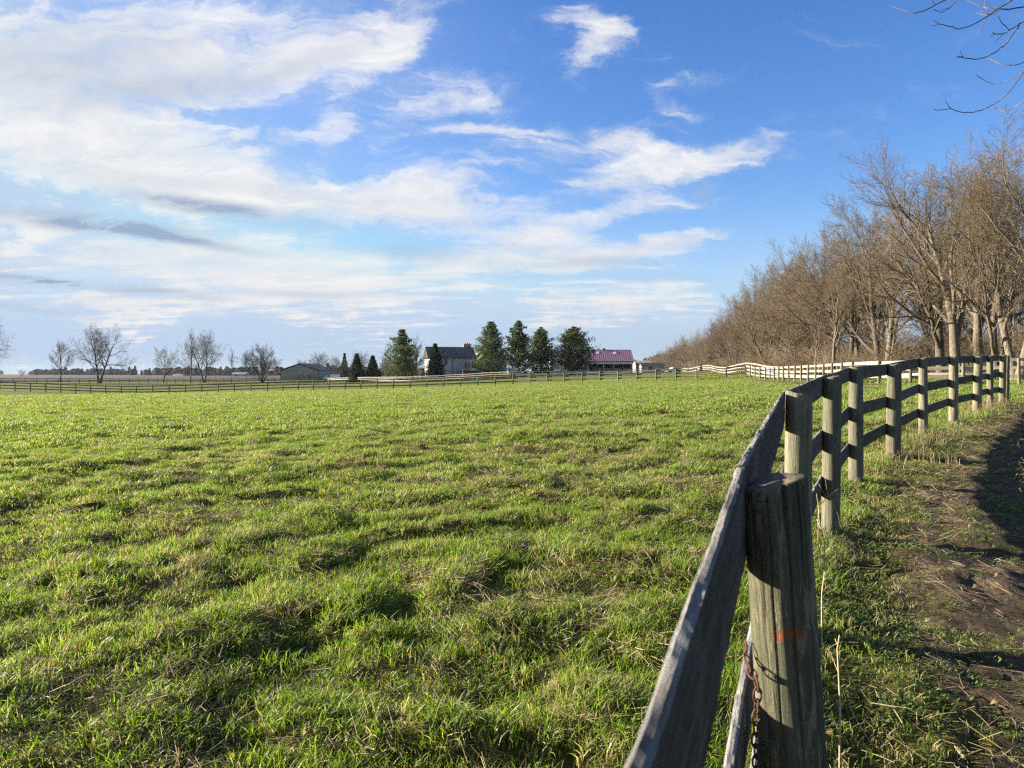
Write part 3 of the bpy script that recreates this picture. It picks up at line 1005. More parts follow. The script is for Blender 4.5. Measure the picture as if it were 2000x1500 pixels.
GROUP_W = 'bare trees of the wood'
LW = 'grey-brown bare tree among the crowded trees of the wood'
LF = 'small far bare tree at the distant end of the wood'


def wood_rows():
    rnd = random.Random(5)
    E = np.array(WOOD_EDGE, float)
    seg = np.hypot(*(E[1:] - E[:-1]).T); acc = np.concatenate([[0], np.cumsum(seg)])

    def row(off, s0, s1, step, kinds, hs, jit):
        s = s0; n = 0
        while s < s1:
            x = np.interp(s, acc, E[:, 0]); y = np.interp(s, acc, E[:, 1])
            x2 = np.interp(s + 1, acc, E[:, 0]); y2 = np.interp(s + 1, acc, E[:, 1])
            tx, ty = x2 - x, y2 - y
            o = off + rnd.uniform(-jit, jit)
            X, Y = x + ty * o + rnd.uniform(-1, 1), y - tx * o + rnd.uniform(-1, 1)
            far = Y > 230
            if Y > 15 and X / max(Y, 1) < 1.25:
                place_tree(WOOD_KINDS[rnd.choice(kinds)], X, Y, rnd.uniform(*hs), rnd.uniform(0, 6.28), LF if far else LW, group='far trees of the wood' if far else GROUP_W, wide=rnd.uniform(.9, 1.2))
                n += 1
            s += step * rnd.uniform(.7, 1.35)
        return n
    a0 = acc[1]
    c = 0
    c += row(1.5, a0 + 22, a0 + 200, 7.5, [3, 5, 6, 2, 4], (6, 13), 1.0)
    c += row(5.5, a0, a0 + 200, 6.5, [0, 1, 2, 4, 5, 3], (12.5, 19.5), 1.5)
    c += row(12.0, a0, a0 + 190, 8.5, [0, 1, 2, 3, 5], (13, 20.5), 2.5)
    c += row(21.0, a0, a0 + 160, 10, [0, 1, 3, 5], (11, 18), 4.0)
    c += row(32.0, a0, a0 + 120, 12, [0, 1, 3, 5], (12, 17), 5.0)
    c += row(3.0, a0 + 200, a0 + 610, 9, [2, 3, 4, 1], (10, 17.5), 2.0)
    c += row(10.0, a0 + 190, a0 + 610, 13, [0, 1, 2, 5], (13, 18), 3.0)
    print('wood trees', c)


wood_rows()


# ------------------------------------------------------------------ conifers
def conifer(seed, H, R, kind):
    """trunk and whorled boughs; the crown is thousands of needle sprays along the boughs"""
    rg = np.random.default_rng(seed)
    tb = MB()
    tt = np.linspace(0, 1, 10)
    tb.tube(np.stack([.1 * np.sin(tt * 4), .1 * np.cos(tt * 3), tt * H - .2], -1), H * .018 * (1.05 - tt), 8)
    C, D = [], []
    pine = kind != 'spruce'
    z = H * (.0 if pine else .01)
    boughs, brad = [], []
    while z < H * .985:
        f = z / H
        prof = (1 - f) ** .72 * (.72 + .28 * min(1, f / .2)) if pine else (1 - f) ** .95
        nb = int(rg.integers(5, 8)); lump = 1 + (.07 * np.sin(z * 1.9 + seed) if pine else 0)
        if pine and rg.random() < .15: nb = 3
        az0 = rg.uniform(0, 6.28)
        for b in range(nb):
            az = az0 + b * 6.283 / nb + rg.normal(0, .25)
            L = R * prof * lump * rg.uniform(.6, 1.22) if pine else R * prof * rg.uniform(.86, 1.08)
            if kind == 'ragged':
                L *= 1.25 if rg.random() < .4 else .6
            L = max(L, .25)
            n = 6
            s = np.linspace(0, 1, n)
            up = (.25 + .5 * f) if pine else (-.25 + .35 * f)
            px = np.cos(az) * s * L; py = np.sin(az) * s * L
            pz = z + L * (up * s + (.28 if pine else .12) * s * s) * (1 if not pine else (1.03 - f) ** .5)
            P = np.stack([px, py, pz], -1)
            boughs.append(P); brad.append(np.linspace(.05, .012, n) * H / 12)
            m = int(30 * L / R * (1.0 if pine else 1.2) + 8) * 2
            ss = rg.uniform(.18 if pine else .08, 1.06, m) ** .8
            cen = np.stack([np.interp(ss, s, P[:, k]) for k in range(3)], -1) + rg.normal(0, .10 * L + .08, (m, 3)) * [1, 1, .55]
            C.append(cen); d = np.stack([np.cos(az) + rg.normal(0, .5, m), np.sin(az) + rg.normal(0, .5, m), .55 + rg.normal(0, .35, m)], -1)
            D.append(d)
        z += H * rg.uniform(.035, .06) * (1.0 if pine else .8)
    v, q, _ = tube_arrays(boughs, brad, 4)
    tb.add(v, q)
    C = np.concatenate(C); D = np.concatenate(D)
    over = C[:, 2] > H; C[over, 2] = H - rg.random(over.sum()) * .12 * H; C[over, :2] *= .35
    k = 9
    Cn = np.repeat(C, k, 0); Dn = np.repeat(D, k, 0) + rg.normal(0, .75, (len(C) * k, 3))
    Dn /= np.linalg.norm(Dn, axis=1, keepdims=True)
    ln = rg.uniform(.18, .42, len(Cn))[:, None] * (1.15 if pine else .8)
    side = np.cross(Dn, rg.normal(0, 1, (len(Cn), 3))); side /= np.linalg.norm(side, axis=1, keepdims=True)
    w = .055
    V = np.stack([Cn - side * w, Cn + side * w, Cn + Dn * ln], 1).reshape(-1, 3)
    T = np.arange(len(V)).reshape(-1, 3)
    me = mesh_np('crown', V, None, T, M['pine'] if pine else M['spruce'])
    attr(me, 'tint', np.repeat(np.clip(np.repeat(rg.uniform(0, 1, len(C)), k) * .7 + rg.uniform(0, .3, len(Cn)), 0, 1), 3))
    return tb.mesh('trunk', M['bark_far'], True), me


def px_conifer(seed, px, top, d, width_px, kind, label):
    x = (px - 1000) / F * d
    z = float(base_z(np.array([x]), np.array([d]))[0])
    h = CAM_Z + (HORIZON - top) / F * d - z
    tm, cm = conifer(seed, h, width_px / F * d / 2, kind)
    root = empty('pine_tree' if kind != 'spruce' else 'spruce_tree', (x, d, z), seed * 1.3)
    tag(root, label, 'tree', 'evergreens around the farmhouse')
    obj('trunk', tm, root); obj('crown', cm, root)


px_conifer(1, 697, 690, 188, 38, 'spruce', 'squat dark cone-shaped conifer, left one of the close pair by the shed')
px_conifer(2, 728, 693, 190, 37, 'spruce', 'squat dark cone-shaped conifer, right one of the close pair by the shed')
px_conifer(3, 786, 644, 178, 74, 'ragged', 'ragged open pine with uneven boughs left of the house')
px_conifer(4, 850, 670, 184, 48, 'spruce', 'pointed dark spruce standing against the lavender house wall')
px_conifer(5, 959, 626, 178, 84, 'pine', 'bushy pine at the right end of the house, leftmost of the tall four')
px_conifer(6, 1013, 623, 176, 70, 'pine', 'tallest slim pine with light green flanks')
px_conifer(7, 1057, 639, 180, 70, 'pine', 'dark pine squeezed between the tallest pine and the barn pine')
px_conifer(8, 1121, 637, 176, 102, 'pine', 'broadest pine, dark, in front of the pink barn roof')
px_conifer(9, 673, 690, 290, 20, 'spruce', 'little distant spruce tip behind the brown twiggy tree')


# ------------------------------------------------------------------ buildings
M['siding'] = simple('lavender_siding', (.40, .37, .42), .8, .0, 2, (.2, .2, 6))
M['shingle'] = simple('roof_shingles', (.10, .085, .075), .95, .3, 9, (1, 1, 3))
M['trim_dark'] = simple('dark_brown_trim', (.055, .04, .038), .6, .2)
M['white'] = simple('white_paint', (.74, .74, .72), .6, .05)
M['cream'] = simple('sunlit_siding', (.55, .47, .42), .8, .08, 2, (.2, .2, 30))  # sunlight on the gable put into a lighter, warmer siding colour
M['brick'] = simple('chimney_brick', (.30, .16, .12), .9, .35, 12)
M['deck'] = simple('deck_timber', (.36, .19, .08), .8, .3, 3, (1, 6, 6))
M['redroof'] = simple('pink_metal_roof', (.33, .165, .205), .55, .06, 3, (20, .3, .3), .0, 0, .6)
M['maroon'] = simple('maroon_metal_roof', (.06, .022, .026), .5, .2, 3, (20, .3, .3))
M['greywall'] = simple('grey_green_metal_wall', (.23, .235, .20), .6, .08, 3, (8, 8, .2))
M['blueroof'] = simple('blue_black_roof', (.035, .04, .06), .7, .2)
M['tanroof'] = simple('tan_roof', (.26, .21, .15), .9, .2)
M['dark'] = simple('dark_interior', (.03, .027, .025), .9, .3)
M['skylight'] = simple('clear_roof_sheet', (.7, .72, .72), .3, .05)
M['concrete'] = simple('pale_metal', (.30, .31, .33), .4, .1, 3, (1, 1, 1), .3)
M['carpaint'] = simple('white_car_paint', (.46, .52, .60), .25, .03, 1, (1, 1, 1), 0, 0, .5)
M['farroof'] = simple('dull_pale_roof', (.22, .24, .28), .6, .1)
M['rubber'] = simple('tyre_rubber', (.02, .02, .02), .8)


def glass(name, col=(.03, .035, .04)):
    m, nt, b = new_mat(name)
    b.inputs['Base Color'].default_value = (*col, 1); b.inputs['Roughness'].default_value = .05
    b.inputs['Specular IOR Level'].default_value = .7
    return m


M['glass'] = glass('window_glass')


def roof_slab(b, x0, x1, ya, za, yb, zb, t=.14):
    """a sloping slab from the eave (ya, za) to the ridge (yb, zb)"""
    b.prism([(ya, za), (yb, zb), (yb, zb + t), (ya, za + t)], 'x', x0, x1)


def window(root, x0, x1, z0, z1, y, frame='white', name='window'):
    f = MB()
    w = .09
    f.box(x0, x1, y - .05, y + .02, z0, z0 + w).box(x0, x1, y - .05, y + .02, z1 - w, z1)
    f.box(x0, x0 + w, y - .05, y + .02, z0 + w, z1 - w).box(x1 - w, x1, y - .05, y + .02, z0 + w, z1 - w)
    f.box(x0 + w, x1 - w, y - .045, y + .015, (z0 + z1) / 2 - .03, (z0 + z1) / 2 + .03)
    o = f.build(name, M[frame], root)
    MB().box(x0 + w, x1 - w, y - .02, y - .005, z0 + w, z1 - w).build('pane', M['glass'], o)


def house():
    p = at(839, 733, 196)
    z0 = float(base_z(np.array([p.x]), np.array([p.y]))[0]) - .1
    k = 196 / F
    ez = CAM_Z + (HORIZON - 696) * k - z0; rz_ = CAM_Z + (HORIZON - 677) * k - z0
    root = empty('farmhouse', (p.x, p.y, z0), math.radians(16))
    tag(root, 'lavender two-storey house with brown shingle roof, brick chimney and a timber deck', 'house')
    L, D = 13.2, 8.0
    b = MB()
    b.box(0, L, 0, D, -.5, ez)
    b.prism([(0, ez), (D, ez), (D / 2, rz_ - .05)], 'x', .002, L)
    b.build('wall', M['siding'], root)
    w = MB()
    w.box(-.03, -.002, .0, D, -.5, ez - .02); w.prism([(0.02, ez - .02), (D - .02, ez - .02), (D / 2, rz_ - .12)], 'x', -.03, -.002)
    w.build('gable_wall', M['cream'], root)
    r = MB()
    roof_slab(r, -.55, L, -.6, ez - .35, D / 2, rz_); roof_slab(r, -.55, L, D + .6, ez - .35, D / 2, rz_)
    ro = r.build('roof', M['shingle'], root)
    t = MB(); t.box(-.5, L, -.66, -.601, ez - .42, ez - .2)
    t.prism([(-.62, ez - .55), (D / 2, rz_ - .2), (D + .62, ez - .55), (D + .62, ez - .33), (D / 2, rz_ + .02), (-.62, ez - .33)], 'x', -.6, -.552)
    t.build('fascia', M['trim_dark'], root)
    c = MB(); c.box(10.4, 12.6, D / 2 - .2, D / 2 + .9, rz_ - .8, rz_ + .75).box(10.3, 12.7, D / 2 - .3, D / 2 + 1, rz_ + .75, rz_ + .95)
    for q in (10.7, 11.35, 11.95): c.box(q, q + .35, D / 2, D / 2 + .45, rz_ + .95, rz_ + 1.3)
    c.build('chimney', M['brick'], ro)
    MB().box(6.35, 6.47, -.12, -.01, 0, ez - .4).build('downspout', M['trim_dark'], root)
    window(root, 4.15, 4.95, 3.7, 5.3, 0, 'trim_dark')
    d = MB().box(9.75, 10.45, -.05, .0, 2.2, 4.2).build('door', M['white'], root)
    MB().box(9.83, 10.37, -.07, -.052, 2.4, 4.1).build('door_pane', M['glass'], d)
    # wing with its own gable
    g = MB(); g.box(L + .003, L + 8, -3.2, D, -.5, ez - .6); g.prism([(L + .003, ez - .6), (L + 8, ez - .6), (L + 4, rz_ - .3)], 'y', -3.2, D)
    g.build('wing_wall', M['siding'], root)
    g = MB(); cx = L + 4
    g.prism([(L - .5, ez - 1.0), (cx, rz_ - .15), (cx, rz_), (L - .5, ez - .85)], 'y', -3.7, D + .4)
    g.prism([(L + 8.5, ez - 1.0), (cx, rz_ - .15), (cx, rz_), (L + 8.5, ez - .85)], 'y', -3.7, D + .4)
    g.build('wing_roof', M['tanroof'], root)
    # sunroom
    s = MB(); s.box(11.1, 13.1, -3.0, -.01, 1.9, 2.6)
    for q in (11.1, 11.75, 12.4, 13.0): s.box(q, q + .1, -3.0, -2.9, 2.6, 4.4)
    for q in (-2.2, -1.4, -.6): s.box(11.1, 11.2, q, q + .1, 2.6, 4.4)
    s.box(10.9, 13.15, -3.2, -.01, 4.4, 4.62)
    sr = s.build('sunroom', M['white'], root)
    MB().box(11.13, 13.05, -2.96, -2.93, 2.6, 4.4).box(11.13, 11.16, -2.9, -.05, 2.6, 4.4).build('pane', M['glass'], sr)
    k_ = MB(); k_.box(8.6, 11.08, -3.0, -.01, 1.85, 2.05)
    for q in (8.7, 10.9): k_.box(q, q + .15, -2.95, -2.8, -.4, 1.85)
    k_.build('deck', M['deck'], root)
    q = MB()
    q.box(8.6, 9.4, -3.02, -2.96, 2.05, 3.0)
    for i in range(12): q.box(9.5 + i * .13, 9.56 + i * .13, -3.0, -2.96, 2.05, 2.95)
    q.box(9.4, 11.08, -3.03, -2.95, 2.95, 3.05)
    q.build('deck_railing', M['deck'], root)
    st = MB()
    for i in range(10): st.box(5.4 + i * .32, 5.4 + i * .32 + .34, -2.6, -1.4, i * .2, i * .2 + .06)
    st.prism([(5.2, -.1), (5.5, -.1), (8.6, 1.85), (8.6, 2.1)], 'y', -2.68, -2.61); st.prism([(5.2, .85), (5.3, .85), (8.6, 2.95), (8.6, 3.05)], 'y', -2.68, -2.61)
    st.build('stairs', M['trim_dark'], root)


house()


def dish():
    p = at(903, 719.5, 190)
    z = float(base_z(np.array([p.x]), np.array([p.y]))[0])
    root = empty('satellite_dish', (p.x, p.y, z))
    tag(root, 'pale round satellite dish on a pole before the deck stairs', 'dish')
    b = MB(); n, V, Q = 20, [], []
    for r in range(5):
        for a in range(n):
            R = .55 * r / 4
            V.append((R * math.cos(a * 6.283 / n), .25 * (R / .55) ** 2 * -1, R * math.sin(a * 6.283 / n) * .8))
    for r in range(4):
        for a in range(n): Q.append((r * n + a, r * n + (a + 1) % n, (r + 1) * n + (a + 1) % n, (r + 1) * n + a))
    h = p.z - z
    V = [(x, y, zz + h) for x, y, zz in V]
    b.add(V, Q); b.build('reflector', M['concrete'], root, smooth=True)
    MB().tube([(0, .1, -.2), (0, .1, h)], .05, 8).build('pole', M['concrete'], root)
    MB().tube([(0, 0, h - .4), (0, -.6, h - .1), (0, -.62, h)], .03, 6).build('arm', M['concrete'], root)


dish()


def barn():
    d = 208; k = d / F
    zb = CAM_Z + (HORIZON - 726) * k
    x1 = (1236 - 1000) * k; x0 = (1076 - 1000) * k; xo = (1150 - 1000) * k
    ez = CAM_Z + (HORIZON - 705.5) * k - zb; fz = CAM_Z + (HORIZON - 711) * k - zb; rz_ = CAM_Z + (HORIZON - 683.5) * (d + 5) / F - zb
    root = empty('barn', (x0, d, zb))
    tag(root, 'long barn with pink-red metal roof and open dark bays behind the broadest pine', 'barn')
    L = x1 - x0; D = 10; o = xo - x0
    b = MB(); b.box(0, o, 0, D, -1.5, ez)
    b.box(o + .002, L, D - .2, D, -1.5, ez).box(L - .15, L, .3, D - .21, -1.5, ez)
    b.prism([(0.3, ez), (D, ez), (D / 2, rz_ - .1)], 'x', 0, .12); b.prism([(0.3, ez), (D, ez), (D / 2, rz_ - .1)], 'x', L - .12, L)
    b.build('wall', M['white'], root)
    MB().box(o + .003, L - .16, D - .5, D - .25, -1, ez).box(o + .003, o + .1, .4, D - .51, -1, ez).build('bay_shade', M['dark'], root)  # dark sheets stand in for the shade inside the open bays
    MB().box(o, L + .05, -.12, -.003, fz, ez - .12).build('fascia', M['white'], root)
    for px in (1158, 1179, 1199, 1217, 1234.5):
        x = (px - 1000) * k - x0
        MB().box(x - .13, x + .13, 0, .26, -1.5, fz).build('bay_post', M['trim_dark'] if px in (1158, 1217) else M['concrete'], root)
    for pa, pb in ((1160, 1178), (1181, 1198), (1201, 1216), (1219, 1233)):
        xa, xb = (pa - 1000) * k - x0, (pb - 1000) * k - x0
        MB().box(xa, xb, 2.2, 2.3, -.2, 1.15).build('bay_gate', M['greywall'], root)
    r = MB(); roof_slab(r, -.3, L + .3, -.5, ez - .12, D / 2, rz_, .1); roof_slab(r, -.3, L + .3, D + .5, ez - .12, D / 2, rz_, .1)
    slope = (rz_ - ez + .12) / (D / 2 + .5)
    for i in range(int((L + .5) / .6)):
        x = -.2 + i * .6
        r.prism([(-.5, ez - .015), (D / 2 - .05, rz_ + .085), (D / 2 - .05, rz_ + .103), (-.5, ez + .003)], 'x', x, x + .05)
    ro = r.build('roof', M['redroof'], root)
    for px in (1166.5, 1200):
        x = (px - 1000) * (d + 4) / F - x0
        ya, yb = D / 2 - 2.1, D / 2 - 1.1
        za, zb2 = ez - .12 + slope * (ya + .5) + .15, ez - .12 + slope * (yb + .5) + .15
        s = MB(); s.prism([(ya, za), (yb, zb2), (yb, zb2 + .03), (ya, za + .03)], 'x', x - .45, x + .45); s.build('skylight', M['skylight'], ro)
    x = (1179 - 1000) * (d + 5) / F - x0
    MB().box(x - .5, x + .5, D / 2 - .3, D / 2 + .3, rz_, rz_ + .5).build('vent', M['redroof'], ro)
    g = MB(); g.box(-.28, L + .28, -.6, -.51, ez - .2, ez - .02); g.build('gutter', M['dark'], root)


barn()


def shed():
    c = at(622, 742, 252); k = 252 / F
    z0 = c.z
    ux = Vector((.9915, -.13, 0)); ang = math.atan2(ux.y, ux.x)
    Wd, L = 14.1, 15.0
    left = Vector((c.x, c.y, 0)) - ux * Wd
    root = empty('machine_shed', (left.x, left.y, z0), ang)
    tag(root, 'grey metal machine shed with a low gable and dark red roof', 'shed')
    ez, rz_ = 3.45, 5.75
    b = MB(); b.box(0, Wd, 0, L, -1, ez); b.prism([(0, ez), (Wd, ez), (Wd / 2, rz_)], 'y', 0, L); b.build('wall', M['greywall'], root)
    r = MB()
    for s in (-1, 1):
        xe = Wd / 2 + s * (Wd / 2 + .35); zs = (rz_ - ez) / (Wd / 2) * .35
        r.prism([(xe, ez - zs + .02), (Wd / 2, rz_ + .02), (Wd / 2, rz_ + .16), (xe, ez - zs + .16)], 'y', -.35, L + .35)
    r.build('roof', M['maroon'], root)
    t = MB(); t.box(-.06, .12, -.06, -.003, -1, ez - .05).box(Wd - .12, Wd + .06, -.06, -.003, -1, ez - .05).box(Wd + .003, Wd + .06, 0, .15, -1, ez - .1)
    for s in (-1, 1):
        xe = Wd / 2 + s * Wd / 2
        t.prism([(xe, ez - .28), (Wd / 2, rz_ - .25), (Wd / 2, rz_), (xe, ez - .03)], 'y', -.07, -.004)
    t.build('trim', M['maroon'], root)
    # low shrubs stand before its wall
    return root


shed()


def small_building(name, label, px0, px1, top, eave, base, d, roofm, wallm, D=4.0, cat='shed', group=None):
    k = d / F
    zb = CAM_Z + (HORIZON - base) * k
    root = empty(name, ((px0 - 1000) * k, d, zb))
    tag(root, label, cat, group)
    L = (px1 - px0) * k; ez = (base - eave) * k; rz_ = (base - top) * k
    b = MB(); b.box(0, L, 0, D, -1.5, ez); b.prism([(0, ez), (D, ez), (D / 2, rz_ - .03)], 'x', 0, L); b.build('wall', M[wallm], root)
    r = MB(); roof_slab(r, -.2, L + .2, -.3, ez - .02, D / 2, rz_, .1); roof_slab(r, -.2, L + .2, D + .3, ez - .02, D / 2, rz_, .1)
    r.build('roof', M[roofm], root)
    MB().box(L * .3, L * .3 + min(1.2, L * .2), -.04, -.003, 0, ez * .8).build('door', M['dark'], root)
    if L > 5:
        window(root, L * .65, L * .65 + 1.0, ez * .4, ez * .8, 0)
    return root


small_building('stable_shed', 'low pale shed with a blue-black roof right of the barn', 1253, 1298, 709, 714.5, 723, 200, 'blueroof', 'concrete', 3.5)
small_building('garage', 'tan-roofed building partly hidden behind the low blue-black roofed shed', 1243, 1273, 704.5, 711.5, 724, 216, 'tanroof', 'greywall', 7)
small_building('far_farmhouse', 'tiny white-roofed farm building under the far dark trees on the left', 336, 357, 730.5, 733.6, 736, 700, 'farroof', 'concrete', 8, 'farm building')
small_building('far_farmhouse', 'tiny pale farm buildings seen through the trees left of the bushy bare tree', 452, 480, 727, 731, 735, 560, 'farroof', 'concrete', 8, 'farm building')
small_building('far_barn', 'tiny dark farm building among the far trees behind the twin-trunked tree', 158, 180, 724.5, 728, 733, 1000, 'greywall', 'greywall', 10, 'farm building')


def car(label, px, base, d, rz, L, H, name='parked_car', box=False):
    k = d / F
    z = float(base_z(np.array([(px - 1000) * k]), np.array([d]))[0])
    root = empty(name, ((px - 1000) * k, d, z), rz)
    tag(root, label, 'truck' if box else 'car')
    W = 1.8
    b = MB()
    if box:
        b.prism([(-L / 2, .5), (-L / 2 + .05, 1.15), (-L / 2 + .75, 1.25), (-L / 2 + 1.2, H), (-L / 2 + 2.2, H), (-L / 2 + 2.2, .45)], 'y', -W / 2, W / 2)
        b.build('body', M['carpaint'], root)
        MB().box(-L / 2 + 2.25, L / 2, -W / 2 - .1, W / 2 + .1, .6, H + .15).build('cargo_box', M['white'], root)
        g = MB(); g.prism([(-L / 2 + .95, 1.3), (-L / 2 + 1.3, H - .12), (-L / 2 + 2.0, H - .12), (-L / 2 + 2.0, 1.3)], 'y', -W / 2 - .02, -W / 2 - .003)
        g.build('window', M['glass'], root)
    else:
        b.prism([(-L / 2, .35), (-L / 2, .75), (-L / 2 + 1.0, .92), (-L / 2 + 1.8, H), (L / 2 - 1.3, H), (L / 2 - .5, .95), (L / 2, .85), (L / 2, .35)], 'y', -W / 2, W / 2)
        b.build('body', M['carpaint'], root)
        g = MB(); g.prism([(-L / 2 + 1.25, .95), (-L / 2 + 1.9, H - .1), (L / 2 - 1.4, H - .1), (L / 2 - .8, .95)], 'y', -W / 2 - .02, -W / 2 - .003)
        g.build('window', M['glass'], root)
    for sx in (-1, 1):
        for sy in (-1, 1):
            w = MB(); w.tube([(sx * (L / 2 - .85), sy * (W / 2 - .1) - .1, .33), (sx * (L / 2 - .85), sy * (W / 2 - .1) + .1, .33)], .33, 16)
            w.build('wheel', M['rubber'], root)
    return root


car('white truck with a pale box body parked at the right corner of the grey shed', 648, 739, 236, .12, 5.0, 1.9, 'box_truck', True)
car('pale blue-white car half hidden by the board fence below the spruce', 840, 742, 172, .05, 4.8, 1.35)
car('small white car beyond the fence at the foot of the far wood', 1315, 722, 190, .3, 4.4, 1.4)


# ------------------------------------------------------------------ grass and litter (instances on points)
def blade_patch(nb, radius, hmin, hmax, w, seed, lean=.45, bias=(.25, -.1), dead_bias=0.0, flat=0.0):
    rg = np.random.default_rng(seed)
    a = rg.uniform(0, 6.283, nb); rr = radius * np.sqrt(rg.uniform(0, 1, nb))
    ncl = max(3, nb // 14)
    ca, cr = rg.uniform(0, 6.283, ncl), radius * np.sqrt(rg.uniform(0, 1, ncl))
    ci = rg.integers(0, ncl, nb); m = rg.random(nb) < .6
    bx = np.where(m, cr[ci] * np.cos(ca[ci]) + rg.normal(0, radius * .10, nb), rr * np.cos(a))
    by = np.where(m, cr[ci] * np.sin(ca[ci]) + rg.normal(0, radius * .10, nb), rr * np.sin(a))
    h = rg.uniform(hmin, hmax, nb) * (1 - .35 * np.hypot(bx, by) / radius)
    ld = rg.uniform(0, 6.283, nb); lm = np.abs(rg.normal(lean, .3, nb))
    lx = np.cos(ld) * lm + bias[0]; ly = np.sin(ld) * lm + bias[1]
    yaw = rg.uniform(0, 6.283, nb)
    wx, wy = np.cos(yaw) * w / 2, np.sin(yaw) * w / 2
    ws = rg.uniform(.6, 1.3, nb)
    V, T = [], []
    for t, ww in ((0, .8), (.4, 1.0), (.75, .7), (1.0, 0)):
        cx = bx + lx * h * t * t; cy = by + ly * h * t * t; cz = h * (t - (.18 + flat) * t * t * np.minimum(1, lm)) - .012 * (t == 0)
        if ww:
            V.append(np.stack([cx - wx * ww * ws, cy - wy * ww * ws, cz], -1)); V.append(np.stack([cx + wx * ww * ws, cy + wy * ww * ws, cz], -1))
        else:
            V.append(np.stack([cx, cy, cz], -1))
    V = np.stack(V, 1)                      # nb, 7, 3
    base = np.arange(nb)[:, None] * 7
    Q = np.concatenate([base + [0, 1, 3, 2], base + [2, 3, 5, 4]]); T = base + [4, 5, 6]
    me = mesh_np('blades', V.reshape(-1, 3), Q, T, M['grass'])
    attr(me, 'tint', np.repeat(np.clip(rg.normal(.5, .28, nb), 0, 1), 7))
    attr(me, 'dead', np.repeat(np.clip(rg.uniform(0, 1, nb) - dead_bias, 0, 1), 7))
    attr(me, 'along', np.tile([0, 0, .4, .4, .75, .75, 1.0], nb))
    return me


def scatter(name, label_kind, protos, pts, rot, scl, idx, mat=None):
    """one object: a cloud of points, a node group sets one of the prototypes on each"""
    col = bpy.data.collections.new(name + '_kinds')
    for i, me in enumerate(protos):
        col.objects.link(bpy.data.objects.new('%s_kind_%02d' % (name, i), me))
    me = bpy.data.meshes.new(name)
    me.vertices.add(len(pts)); me.vertices.foreach_set('co', np.asarray(pts, np.float32).ravel())
    a = me.attributes.new('rot', 'FLOAT_VECTOR', 'POINT'); a.data.foreach_set('vector', np.asarray(rot, np.float32).ravel())
    a = me.attributes.new('scl', 'FLOAT_VECTOR', 'POINT'); a.data.foreach_set('vector', np.asarray(scl, np.float32).ravel())
    a = me.attributes.new('idx', 'INT', 'POINT'); a.data.foreach_set('value', np.asarray(idx, np.int32))
    o = tag(obj(name, me), kind='stuff')
    g = bpy.data.node_groups.new(name + '_nodes', 'GeometryNodeTree')
    g.interface.new_socket('Geometry', in_out='INPUT', socket_type='NodeSocketGeometry')
    g.interface.new_socket('Geometry', in_out='OUTPUT', socket_type='NodeSocketGeometry')
    gi = g.nodes.new('NodeGroupInput'); go = g.nodes.new('NodeGroupOutput')
    iop = g.nodes.new('GeometryNodeInstanceOnPoints'); ci = g.nodes.new('GeometryNodeCollectionInfo')
    ci.inputs['Collection'].default_value = col; ci.inputs['Separate Children'].default_value = True; ci.inputs['Reset Children'].default_value = True
    iop.inputs['Pick Instance'].default_value = True

    def na(n, t):
        q = g.nodes.new('GeometryNodeInputNamedAttribute'); q.data_type = t; q.inputs['Name'].default_value = n
        return q.outputs['Attribute']
    e2r = g.nodes.new('FunctionNodeEulerToRotation')
    g.links.new(gi.outputs[0], iop.inputs['Points']); g.links.new(ci.outputs[0], iop.inputs['Instance'])
    g.links.new(na('idx', 'INT'), iop.inputs['Instance Index'])
    g.links.new(na('rot', 'FLOAT_VECTOR'), e2r.inputs[0]); g.links.new(e2r.outputs[0], iop.inputs['Rotation'])
    g.links.new(na('scl', 'FLOAT_VECTOR'), iop.inputs['Scale'])
    g.links.new(iop.outputs[0], go.inputs[0])
    mod = o.modifiers.new('scatter', 'NODES'); mod.node_group = g
    return o


def wedge(rg, d0, d1, dens, half=44):
    """points strewn evenly over a sector of the ground before the camera"""
    th = math.radians(half)
    n = int(dens * th * (d1 * d1 - d0 * d0))
    r = np.sqrt(rg.uniform(d0 * d0, d1 * d1, n)); t = rg.uniform(-th, th, n)
    return r * np.sin(t), r * np.cos(t)


LANE_GRASS = LANE_B[:]
FIELD_EDGE = [(-120, 112)] + FAR_A + GATE[1:] + LANE_B[1:]


def slope_rot(x, y, rg, amt=.8):
    e = .08
    zx = (ground_z(x + e, y) - ground_z(x - e, y)) / (2 * e); zy = (ground_z(x, y + e) - ground_z(x, y - e)) / (2 * e)
    return np.stack([np.arctan(zy) * amt, -np.arctan(zx) * amt, np.zeros_like(x)], -1)


